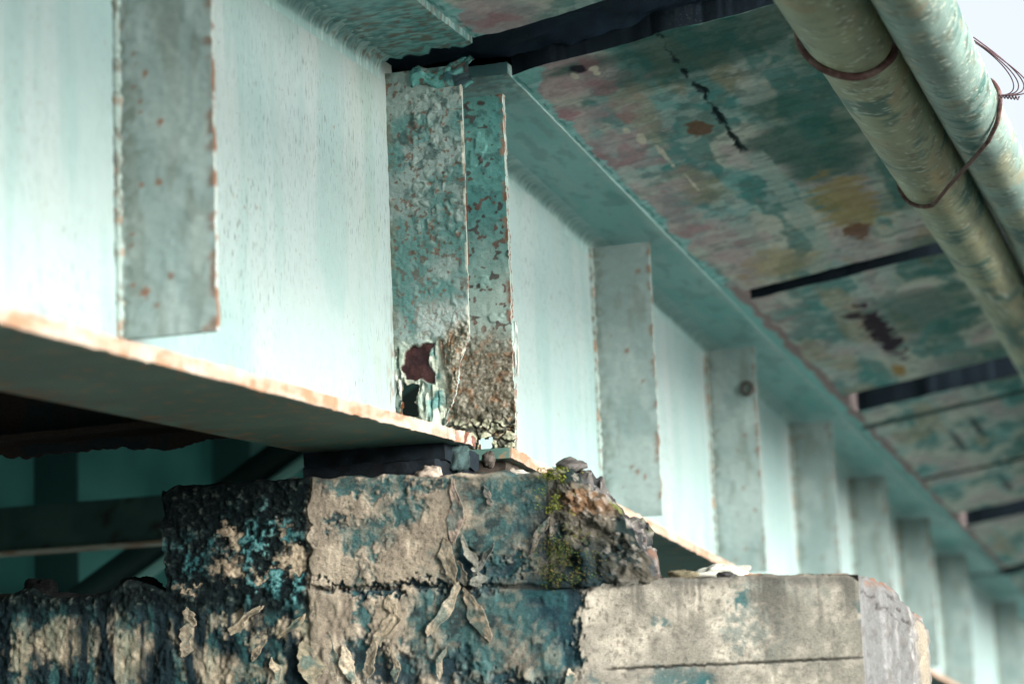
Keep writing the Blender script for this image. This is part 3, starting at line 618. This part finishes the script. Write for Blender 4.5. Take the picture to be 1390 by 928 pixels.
# front of the broken end, tucked into the front face
F0 = np.stack([np.full(150, .478), np.full(150, Y0-.002), np.linspace(-.139, -.402, 150)], -1); t = np.linspace(0, 1, 90)
F = F0[:, None]*(1-t[None, :, None])+P[:, 0][:, None]*t[None, :, None]; F[..., 1] -= (.004+(.008+.026*ss(.15, .5, t))[None]*np.maximum(0, fbm(F*20, 5, 631)))*np.sin(t*math.pi)[None]+.010*fbm(F*42, 5, 632)*ss(0, .12, t)[None]*ss(1, .9, t)[None]
n, n2 = fbm(F*26, 4, 633), fbm(F*85, 4, 635)
c = mix((.085, .08, .065), (.012, .022, .022), ss(-.2, .3, n+.5*n2)); c = mix(c, (.13, .075, .04), .8*ss(.0, .4, fbm(F*18, 3, 637))*ss(.1, .4, t)[None]*ss(.1, .25, U)[:, None]*ss(.62, .45, U)[:, None]); c = mix(c, (.26, .24, .21), .6*ss(.3, .55, n2))
c = mix(c, (.008, .02, .024), .92*ss(.55, .75, U[:, None]+.2*n)*ss(.85, .35, t)[None])
s.grid(F, c, flip=False)
s.build('broken_end', M_CONC, pier)
# cap (lower step)
s = S(); X = np.linspace(-1.25, 1.1605, 1150); t = np.linspace(0, 1, 130)
zt = zcap(X)+.005*fbm(V(X*24, 0*X, 0*X), 4, 641)+.03*np.exp(-((X+.82)/.045)**2)*(X < 0)+.028*np.exp(-((X+.555)/.05)**2)-.012*ss(1.13, 1.16, X)-.02*ss(-.4, -.9, X)
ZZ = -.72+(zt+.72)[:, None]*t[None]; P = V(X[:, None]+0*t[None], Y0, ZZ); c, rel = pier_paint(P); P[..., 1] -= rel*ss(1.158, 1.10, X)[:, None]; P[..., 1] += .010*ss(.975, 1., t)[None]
s.grid(P, c)
Yv = np.linspace(Y0+.01, .85, 90)
side = np.array([(1.1605, Y0), (1.166, -.30), (1.195, -.22), (1.213, -.12), (1.222, 0), (1.225, .15), (1.215, .32), (1.18, .5), (1.08, .65), (.9, .8)])
k = np.linspace(0, len(side)-1, 260); path = np.stack([np.interp(k, range(len(side)), side[:, i]) for i in range(2)], -1)
def capz(x, y): return zcap(x)-.05*ss(1.17, 1.225, x)*ss(-.25, .05, y)-.035*ss(-.15, .35, y)*ss(1.1, 1.2, x)
tz = np.linspace(0, 1, 90); zc_ = capz(path[:, 0], path[:, 1])+.008*fbm(V(path[:, 1]*30, path[:, 0]*30, 0*k), 4, 643)
R = V(path[:, 0][:, None], path[:, 1][:, None], -.72+(zc_+.72)[:, None]*tz[None])
n, n2 = fbm(sc(R, 60, 60, 4), 4, 645), fbm(R*45, 4, 647)
c = mix((.13, .135, .135), (.175, .18, .18), ss(-.3, .3, n)); c = mix(c, (.27, .27, .26), .8*ss(.3, .55, n)); c = mix(c, (.10, .095, .09), .6*ss(.1, .5, n2)); 
c = mix(c, (.30, .26, .19), .7*ss(.0, .12, R[..., 1])*ss(.32, .22, R[..., 1])); c = mix(c, (.18, .08, .04), .7*ss(.3, .45, fbm(R*30, 3, 649))*ss(.9, 1., tz)[None])
cr = np.zeros(R.shape[:2])
for (ya, za, sl_) in ((-.24, -.475, .32), (-.08, -.50, .5)): cr = np.maximum(cr, ss(.005, .0015, np.abs(R[..., 2]-za+sl_*(R[..., 1]-ya)-.010*n2))*ss(.16, .08, np.abs(R[..., 1]-ya)))
c = mix(c, (.05, .045, .045), .85*cr)
R[..., 0] += (.006*n2+.003*n-.006*cr)*ss(0, 14, k*14)[:, None]; R[..., 0] -= .02*ss(.93, 1., tz)[None]*ss(.5, 2., k)[:, None]
s.grid(R, c)
top = V(np.linspace(-1.25, 1.10, 260)[:, None], Yv[None], 0.); top[..., 2] = np.interp(top[..., 0], X, zt)*ss(.08, 0, Yv-Y0)[None]+zcap(top[..., 0])*(1-ss(.08, 0, Yv-Y0)[None])+.006*fbm(top*25, 4, 651)-.002
s.grid(top, mix(mix((.20, .19, .17), (.06, .07, .065), ss(-.2, .4, fbm(top*18, 3, 653))), (.01, .012, .012), ss(.1, -.3, top[..., 0])))
rim = np.stack([R[:, -1], np.stack([np.minimum(R[:, -1, 0]-.02, 1.095), R[:, -1, 1], np.minimum(R[:, -1, 2]+.004, zcap(1.095)-.001)], -1)], 0); s.grid(rim, (.2, .19, .17))
s.build('pier_cap', M_CONC, pier)
s = S(); s.box(-1.2, .95, -.2, .62, -5.5, -.715, lambda P: (.25, .24, .2), .4); s.build('pier_shaft', M_CONC, pier)
# curling skins of old render, one mesh each: a ragged strip that stays stuck along one side and lifts along the other
TAN = (.30, .26, .195)
def skin_strip(u, v, w, h, lean, lift, side, seed, col):
    x0, z0 = wz_(u, v); W_, H_ = w*.00176, h*.00167
    U = np.linspace(-.5, .5, 16); T = np.linspace(0, 1, 44); Ug, Tg = np.meshgrid(U, T, indexing='ij')
    k = lambda f, s_: fbm(V(Tg*f, 0*Tg, 0*Tg+seed*3.1), 3, s_)
    prof = np.clip(np.sin(np.clip(Tg, .03, .97)*math.pi)**.6*(.75+.55*k(3.5, seed)), .08, 1.4)
    X = x0+W_*(Ug*prof+.30*k(2.2, seed+1))+lean*H_*(Tg-.5)+.0012*fbm(V(Ug*9, Tg*22, 0*Tg+seed), 3, seed+2); Z = z0-H_*Tg+.05*H_*fbm(V(Ug*4, 0*Tg, 0*Tg+seed), 2, seed+3)
    e = (Ug*side+.5); y = Y0-.007-.55*lift*W_*prof*(e**1.6)*(.5+.5*np.sin(Tg*math.pi))*(.8+.6*k(3, seed+5))
    P = V(X, y, Z); P[..., 1] += .0012*fbm(P*150, 3, seed+6)
    n, n2 = fbm(P*60, 4, seed+7), fbm(P*170, 3, seed+8)
    c = mix(col, np.array(col)*.6, ss(-.2, .5, n)); c = mix(c, (.08, .10, .09), .6*ss(.2, .5, n2)); c = mix(c, (.03, .10, .10), .6*ss(.15, .5, fbm(P*28, 3, seed+9)))
    s = S(); s.grid(P, c); Q = P.copy(); Q[..., 1] += .0035; s.grid(Q, np.array(col)*.35, flip=True)
    for A_, B_, fl in ((P[0], Q[0], True), (P[-1], Q[-1], False), (P[:, -1], Q[:, -1], False), (P[:, 0], Q[:, 0], True)): s.grid(np.stack([A_, B_], 0), np.array(col)*.7, flip=fl)
    return s
for i, (u, v, w, h, ln_, li, sd2, col) in enumerate([
    (628, 652, 22, 84, -.10, .35, 1, (.36, .29, .24)), (624, 730, 24, 66, .10, .5, 1, TAN), (618, 793, 30, 68, -.55, .45, -1, (.40, .35, .265)), (656, 797, 22, 72, .50, .6, 1, (.38, .32, .24)),
    (650, 728, 16, 46, .55, .7, -1, (.20, .20, .17)), (672, 738, 16, 44, -.65, .7, 1, (.20, .21, .19)), (664, 770, 20, 26, .2, .6, -1, (.22, .23, .2)), (640, 762, 14, 34, .3, .6, 1, (.2, .19, .16)),
    (742, 706, 18, 46, -.6, .4, 1, (.28, .25, .21)), (674, 660, 12, 26, .3, .5, 1, (.26, .22, .19)), 
    (463, 858, 16, 68, .15, .6, 1, (.40, .35, .27)), (486, 878, 20, 52, .25, .7, -1, (.44, .385, .29)), (516, 868, 18, 54, -.3, .6, 1, (.40, .345, .26)), (540, 812, 34, 64, -.35, .3, 1, (.40, .34, .25)), 
    (262, 826, 18, 26, .25, .5, 1, (.32, .28, .21)), (258, 848, 30, 46, -.1, .35, -1, (.27, .235, .175)), (340, 826, 30, 36, -1.3, .5, 1, (.44, .375, .27)), (408, 836, 16, 30, -1.2, .6, 1, (.32, .27, .185)),
    (432, 872, 34, 62, .2, .3, -1, (.27, .245, .175)), (386, 894, 13, 40, .1, .5, -1, (.32, .27, .19)), (362, 870, 12, 28, -.6, .5, 1, (.3, .25, .18)),
    (782, 905, 14, 30, -.1, .5, -1, (.38, .34, .265)), (548, 880, 14, 44, .2, .5, 1, (.36, .31, .23)), (612, 880, 14, 40, -.2, .5, -1, (.33, .29, .22))]):
    skin_strip(u, v, w, h, ln_, li, sd2, 11+i*3, col).build('render_flake', M_CONC, pier)
# bearings and packing between girders and block
def lump_box(x0, x1, y0, y1, z0, z1, col, seed, amp=.006, sh=None):
    s = S(); s.box(x0, x1, y0, y1, z0, z1, lambda P: mix(col, np.array(col)*.4, ss(-.3, .4, fbm(P*35, 4, seed))), .012, sh, lambda P: np.stack([fbm(P*24, 4, seed+1), fbm(P*24, 4, seed+2), fbm(P*24, 4, seed+3)], -1)*amp)
    return s
b = thing('bridge_bearing', 'dark corroded bearing squeezed under the near girder end', 'bearing', (0, -.05, -.12), 'bearings on the pier block')
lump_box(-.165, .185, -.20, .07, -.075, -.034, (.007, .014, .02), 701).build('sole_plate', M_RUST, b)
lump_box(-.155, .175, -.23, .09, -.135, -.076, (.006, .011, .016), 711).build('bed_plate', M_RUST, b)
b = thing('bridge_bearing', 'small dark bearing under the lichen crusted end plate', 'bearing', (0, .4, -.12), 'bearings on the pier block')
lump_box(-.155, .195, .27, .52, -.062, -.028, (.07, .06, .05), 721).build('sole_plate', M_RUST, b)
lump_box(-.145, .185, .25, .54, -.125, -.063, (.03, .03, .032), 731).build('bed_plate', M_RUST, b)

# rubble
def rock(name, c0, r, seed, col, label, cat='stone', sq=(1, 1, .7), group='loose rubble on the pier', mt=None):
    th = np.linspace(0, math.pi, 18); ph = np.linspace(0, 2*math.pi, 29)
    d = V(np.sin(th)[:, None]*np.cos(ph)[None], np.sin(th)[:, None]*np.sin(ph)[None], np.cos(th)[:, None]+0*ph[None])
    rr = 1+.35*fbm(d*1.6+seed, 3, seed)+.12*fbm(d*5+seed, 3, seed+1)
    P = d*rr[..., None]*r*np.array(sq)
    s = S(); s.grid(P+np.array(c0), mix(col, np.array(col)*.45, ss(-.2, .4, fbm(d*3+seed, 3, seed+2))), flip=True)
    o = s.build(name, mt or M_CONC); o['label'] = label; o['category'] = cat; o['group'] = group; return o
rock('stone', (.185, -.10, -.055), .036, 801, (.05, .085, .085), 'pale blue green crusted lump at the tip of the near girder flange', sq=(.7, .8, 1.1))
rock('stone', (.165, -.26, -.115), .026, 803, (.40, .34, .28), 'brownish rounded stone just below the flange tip on the block', sq=(1.2, .8, .8))
rock('stone', (.225, .22, -.085), .030, 805, (.42, .38, .32), 'cream rubble lump below the lichen crusted end plate', sq=(1.1, .8, .8))
rock('stone', (.275, .10, -.100), .034, 807, (.55, .52, .45), 'whitish flat rubble right of the lichen crusted end plate', sq=(1.9, .9, .6))
rock('stone', (.195, .12, -.045), .020, 809, (.09, .08, .07), 'dark stone wedged in the gap between the two end plates', sq=(.8, .8, 1.))
rock('stone', (.245, -.02, -.112), .024, 831, (.50, .48, .42), 'pale crumb of mortar in front of the whitish flat rubble', sq=(1.2, .8, .7))
rock('stone', (.335, -.05, -.118), .020, 833, (.52, .50, .43), 'small pale mortar crumb nearest the mossy shoulder', sq=(1.5, .8, .6))
rock('stone', (.52, -.30, -.128), .030, 811, (.12, .115, .11), 'dark grey stone on the broken right shoulder of the block', sq=(1.2, .8, .6))
rock('stone', (.76, -.28, -.388), .022, 813, (.20, .18, .12), 'small brown stone at the foot of the broken end', sq=(1.5, .8, .6))
rock('stone', (.86, -.29, -.396), .016, 815, (.06, .06, .06), 'small black stone left of the white rag', sq=(1.4, .8, .6))
rock('stone', (.915, -.24, -.400), .018, 817, (.33, .20, .12), 'small orange brown stone right of the white rag', sq=(1.4, .8, .6))
rock('rag', (.83, -.22, -.385), .034, 819, (.66, .68, .60), 'crumpled white rag lying on the pier cap', 'rag', (1.9, .9, .55), 'litter on the pier cap', M_SOFF)
rock('rubble_heap', (-.83, -.27, -.335), .045, 821, (.006, .008, .008), 'black rounded rubble heap at far left on the pier cap', 'rubble', (1., .8, .9))
rock('rubble_heap', (-.565, -.26, -.345), .05, 823, (.006, .008, .008), 'black rubble heap beside the left face of the block', 'rubble', (1.1, .8, .8))

# moss on the shoulder of the block
s = S(); rn = np.random.default_rng(3); cnt = 0
for _ in range(6500):
    w = rn.choice(3, p=[.42, .40, .18])
    if w == 0: u, v = rn.normal(768, 11), rn.uniform(634, 700)
    elif w == 1: u, v = rn.normal(785, 20), rn.normal(755, 20)
    else: u, v = rn.normal(760, 14), rn.uniform(690, 780)
    x, z = wz_(u, v)
    if z > ztop(x)+.002: z = ztop(x)+.002*rn.random()
    if rn.random() < .10: u, v = rn.uniform(748, 800), rn.normal(782, 8); x, z = wz_(u, v)
    nn = fbm(np.array([[x*47+z*21, 3., z*43-x*19]]), 4, 5)[0]
    if nn < -.12: continue
    y = Y0-.008-(.022 if u < 772 else .034)*rn.random()
    a = rn.uniform(0, 6.3); l = rn.uniform(.0012, .0034); up = rn.uniform(-.2, 1.)
    dv = np.array([math.cos(a)*l, -l*.7, up*l]); sd_ = np.array([-math.sin(a)*l*.45, 0, .45*l*math.cos(a)])
    p0 = np.array([x, y, z]); P = np.array([[p0-sd_, p0+sd_], [p0+dv-sd_*.3, p0+dv+sd_*.3]])
    b_ = rn.random(); yel = v < 705
    s.grid(P, mix((.09, .12, .02), (.20, .22, .035), b_) if yel and b_ > .35 else mix((.035, .055, .02), (.12, .085, .03) if b_ > .7 else (.08, .11, .025), b_))
o = s.build('moss', M_MOSS); o['kind'] = 'stuff'; o['label'] = 'bright green moss growing on the broken shoulder of the block'

# ------------------------------------------------------------------ inside of the bridge, seen under the near girder
x_ = thing('cross_girder', 'black rusty end diaphragm with a ragged lower edge under the near span', 'cross girder', (-.9, -.08, 0))
s = S(); X = np.linspace(-2.5, -.012, 420); Z = np.linspace(.0, .95, 60)
P = V(X[:, None], -.09, Z[None]); bot = .028+.010*fbm(V(X*14, 0*X, 0*X), 4, 901)+.006*fbm(V(X*60, 0*X, 0*X), 3, 903)+.01*ss(-.9, -1.1, X)
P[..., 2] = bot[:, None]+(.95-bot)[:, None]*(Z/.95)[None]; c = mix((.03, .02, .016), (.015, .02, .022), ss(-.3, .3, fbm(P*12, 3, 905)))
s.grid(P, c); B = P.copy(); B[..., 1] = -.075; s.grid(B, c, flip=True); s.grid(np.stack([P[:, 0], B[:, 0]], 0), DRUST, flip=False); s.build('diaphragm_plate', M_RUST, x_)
s = S(); s.box(-2.5, -.16, -.19, -.092, .06, .075, lambda P: (.03, .02, .016), .03, None, lambda P: .004*np.stack([0*P[..., 0], fbm(P*20, 3, 907), fbm(P*20, 3, 909)], -1)); s.build('diaphragm_flange', M_RUST, x_)

inn = thing('steel_girder', 'dim teal inner girder seen through the gap under the near span', 'girder', (-2.6, .3, 0), 'inner girders of the bridge')
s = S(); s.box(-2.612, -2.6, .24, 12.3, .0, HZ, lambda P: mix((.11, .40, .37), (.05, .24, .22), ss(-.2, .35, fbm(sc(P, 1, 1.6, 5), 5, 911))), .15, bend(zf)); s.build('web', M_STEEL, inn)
s = S(); s.box(-2.8, -2.4, .24, 12.3, -.028, -.001, lambda P: (.09, .2, .19), .3, bend(zf)); s.build('bottom_flange', M_STEEL, inn)
s = S(); s.box(-2.8, -2.4, .24, 12.3, HZ, HZ+.03, lambda P: (.09, .2, .19), .3, bend(zf)); s.build('top_flange', M_STEEL, inn)
for y in (1.3, 3.05, 4.8, 6.5): 
    s = S(); s.box(-2.599, -2.41, y, y+.012, .002, HZ-.002, lambda P: (.055, .16, .15), .2, bend(zf)); s.build('stiffener', M_STEEL, inn)
inn2 = thing('steel_girder', 'dark inner girder of the near span hidden behind its end diaphragm', 'girder', (-2.6, -1.5, 0), 'inner girders of the bridge')
s = S(); s.box(-2.612, -2.6, -6, -.1, .0, HZ, lambda P: (.1, .24, .22), .3, bend(zn)); s.build('web', M_STEEL, inn2)
s = S(); s.box(-2.8, -2.4, -6, -.1, -.028, -.001, lambda P: (.09, .2, .19), .3, bend(zn)); s.build('bottom_flange', M_STEEL, inn2)

br = thing('cross_brace', 'dark green steel crosspiece with a pale lower edge beyond the pier at left', 'brace', (-1.3, 2, .1), 'bracing between the girders')
s = S()
def bc(P): return mix(mix((.035, .085, .075), (.05, .11, .095), ss(-.3, .3, fbm(P*9, 3, 921))), (.02, .012, .01), .9*ss(.38, .5, fbm(P*16, 3, 923)))
s.box(-2.6, -.012, 2., 2.012, .018, .172, bc, .03); s.build('angle_leg', M_STEEL, br)
s = S(); s.box(-2.6, -.012, 1.985, 2.09, .008, .017, lambda P: mix((.42, .40, .33), (.30, .18, .11), ss(-.1, .4, fbm(P*14, 3, 925))), .03); s.build('angle_foot', M_STEEL, br)
br2 = thing('diagonal_brace', 'slanting pale teal steel brace below the dark green crosspiece', 'brace', (-1.6, 2.4, 0), 'bracing between the girders')
def bar(s, p, q, w, h, col):
    p, q = np.array(p, float), np.array(q, float); d = q-p; d /= np.linalg.norm(d); sdv = np.cross(d, [0, 0, 1]); sdv /= np.linalg.norm(sdv); up = np.cross(sdv, d)
    o = [(-1, -1), (1, -1), (1, 1), (-1, 1), (-1, -1)]; t = np.linspace(0, 1, 12)
    P = np.stack([[p+(q-p)*k+sdv*a_*w/2+up*b_*h/2 for k in t] for a_, b_ in o]); s.grid(P, col)
    return s
bar(S(), (-2.45, 2.40, -.44), (-.30, 2.40, .84), .10, .012, (.20, .44, .40)).build('brace_flat', M_STEEL, br2)
bar(S(), (-2.45, 2.398, -.36), (-.30, 2.398, .92), .010, .11, (.04, .09, .085)).build('brace_web', M_STEEL, br2)

# ------------------------------------------------------------------ pipes
def pipe(name, pts, r, seed, base, label):
    pts = np.asarray(pts, float); L = np.concatenate([[0], np.cumsum(np.linalg.norm(np.diff(pts, axis=0), axis=1))]); l = np.concatenate([np.linspace(0, 6.5, 560), np.linspace(6.6, L[-1], 120)])
    c = np.stack([np.interp(l, L, pts[:, i]) for i in range(3)], -1); an = np.linspace(0, 2*math.pi, 97)
    P = V(c[:, None, 0]+r*np.cos(an)[None], c[:, None, 1]+0*an[None], c[:, None, 2]+r*np.sin(an)[None])
    cyl = V(l[:, None]+.05*np.sin(an)[None], np.cos(an)[None]*r+0*l[:, None], np.sin(an)[None]*r+0*l[:, None])
    q = V(cyl[..., 0]*42, cyl[..., 1]*7, cyl[..., 2]*7); st = fbm(q, 4, seed); n = fbm(sc(cyl, 5, 12, 12), 4, seed+2); n2 = fbm(sc(cyl, 26, 40, 40), 4, seed+4); sf = fbm(V(cyl[..., 0]*130, cyl[..., 1]*14, cyl[..., 2]*14), 3, seed+6)
    col = mix(base, np.array(base)*.72, ss(-.4, .4, n)); col = mix(col, (.36, .32, .17), .5*ss(.05, .5, fbm(sc(cyl, 3, 7, 7), 4, seed+8))); col = mix(col, (.36, .25, .13), .4*ss(.30, .6, fbm(sc(cyl, 9, 14, 14), 3, seed+9)))
    col = mix(col, (.14, .20, .16), .35*ss(.15, .6, st)); col = mix(col, (.035, .13, .115), .85*ss(-.02, .30, fbm(sc(cyl, 3.2, 8, 8), 3, seed+11)-.38+.35*st)); col = mix(col, (.58, .62, .52), .75*ss(.26, .5, fbm(V(cyl[..., 0]*210, cyl[..., 1]*22, cyl[..., 2]*22), 3, seed+6))*ss(-.1, .35, n2)); col = mix(col, (.10, .10, .06), .5*ss(.35, .6, n2))
    d = .0012*st+.0008*sf; P[..., 0] += d*np.cos(an)[None]; P[..., 2] += d*np.sin(an)[None]
    s = S(); s.grid(P, col, flip=False)
    o = s.build(name, M_PIPE); o['label'] = label; o['category'] = 'pipe'; o['group'] = 'pipes slung under the deck edge'; return o
PX1, PR1 = 1.205, .097
PX2, PR2 = 1.386, .079
z1 = lambda y: .806+.0115*(y+.5)-.0*y
z2 = lambda y: .788+.030*(y+.463)
pipe('pipe', [(PX1, -4, .77), (PX1, -.5, z1(-.5)), (PX1, 3.2, z1(3.2)), (PX1, 6, z1(3.2)-.06), (PX1, 14, z1(3.2)-.4)], PR1, 1001, (.33, .355, .235), 'thick mottled olive pipe, the nearer of two under the deck edge')
pipe('pipe', [(PX2, -4, .70), (PX2, -.5, z2(-.5)), (PX2, 2.2, z2(2.2)), (PX2, 6, z2(2.2)-.06), (PX2, 14, z2(2.2)-.4)], PR2, 1013, (.26, .375, .335), 'pale green pipe against the bright sky, outer of two')

# rods and wires round the pipes
def hull_loop(c1, r1, c2, r2, n=40, gap=.006):
    a = np.linspace(0, 2*math.pi, 90, endpoint=False)
    pts = np.concatenate([np.stack([c1[0]+(r1+gap)*np.cos(a), c1[1]+(r1+gap)*np.sin(a)], -1), np.stack([c2[0]+(r2+gap)*np.cos(a), c2[1]+(r2+gap)*np.sin(a)], -1)])
    pts = pts[np.lexsort((pts[:, 1], pts[:, 0]))]; lo = []; hi = []
    cr = lambda o, a_, b_: (a_[0]-o[0])*(b_[1]-o[1])-(a_[1]-o[1])*(b_[0]-o[0])
    for p in pts:
        while len(lo) >= 2 and cr(lo[-2], lo[-1], p) <= 0: lo.pop()
        lo.append(p)
    for p in pts[::-1]:
        while len(hi) >= 2 and cr(hi[-2], hi[-1], p) <= 0: hi.pop()
        hi.append(p)
    return np.array(lo[:-1]+hi[:-1])
def rod_col(seed):
    return lambda P: mix((.11, .055, .05), (.20, .13, .12), ss(-.2, .4, fbm(P*60, 3, seed)))
y = -.28
a = np.linspace(math.radians(165), math.radians(368), 60)
ring = V(PX1+(PR1+.006)*np.cos(a), y-.10*np.sin(a-math.radians(90))*0+.06*np.cos(a), z1(y)+(PR1+.006)*np.sin(a))
tail = np.array([ring[-1]+np.array([.010, .03, .06])*k for k in np.linspace(.3, 5, 16)]); head = np.array([ring[0]+np.array([-.004, 0, .05])*k for k in np.linspace(5, .3, 12)])
s = S(); p = np.concatenate([head, ring, tail]); p += .0018*np.stack([noise(p*30, 5), noise(p*30, 6), noise(p*30, 7)], -1); s.tube(p, .0098, 10, colf=rod_col(7))
o = s.build('tie_rod', M_RUST); o['label'] = 'thick rusty rod hooked round the nearer pipe at the top of the photo'; o['category'] = 'tie rod'
y = 1.18
h = hull_loop((PX1, z1(y)), PR1, (PX2, z2(y)), PR2); h = np.stack([np.interp(np.linspace(0, len(h), 160, endpoint=False), np.arange(len(h)+1), np.append(h[:, i], h[0, i])) for i in range(2)], -1)
p = V(h[:, 0], y-np.where(h[:, 0] > PX1, 2.7, .9)*(h[:, 0]-PX1), h[:, 1]); p[:, 2] += np.where(h[:, 0] > PX1, ss(PX1, PX2, h[:, 0])*(z2(p[:, 1])-z2(y)), z1(p[:, 1])-z1(y)); p[:, 2] -= .004*np.sin(np.linspace(0, 6.28, len(p))); p += .002*np.stack([noise(p*22, 5), noise(p*22, 6), noise(p*22, 7)], -1)
s = S(); s.tube(p, .0060, 8, closed=True, colf=rod_col(9))
o = s.build('wire_tie', M_RUST); o['label'] = 'rusty wire loop binding both pipes together lower down'; o['category'] = 'wire'
cw = np.array([PX2+PR2+.006, .44, z2(.44)+.005])
wt = thing('wire_tangle', 'thin twisted loose wire ends sticking out beside the outer pipe', 'wire', tuple(cw))
for k in range(4):
    t = np.linspace(0, 1, 40); rn = np.random.default_rng(40+k)
    A0 = cw+np.array([-.03, -.25, .075])+rn.normal(0, .004, 3); B0 = cw+np.array([.03+.022*k, .03*k, .075-.012*k]); C0 = cw+np.array([.075+.014*k, -.02*k, -.015-.008*k]); D0 = cw+np.array([0, 0, -.004])
    p = ((1-t)**3)[:, None]*A0+(3*t*(1-t)**2)[:, None]*B0+(3*t*t*(1-t))[:, None]*C0+(t**3)[:, None]*D0
    s = S(); s.tube(p, .0016, 6, (.12, .07, .08)); s.build('wire_strand', M_RUST, wt)
t = np.linspace(0, 1, 80); p = V(cw[0]+.05*t, cw[1]+.004*np.cos(t*40), cw[2]-.006-.012*t+.004*np.sin(t*40)); s = S(); s.tube(p, .0018, 6, (.12, .07, .08)); s.build('wire_twist', M_RUST, wt)
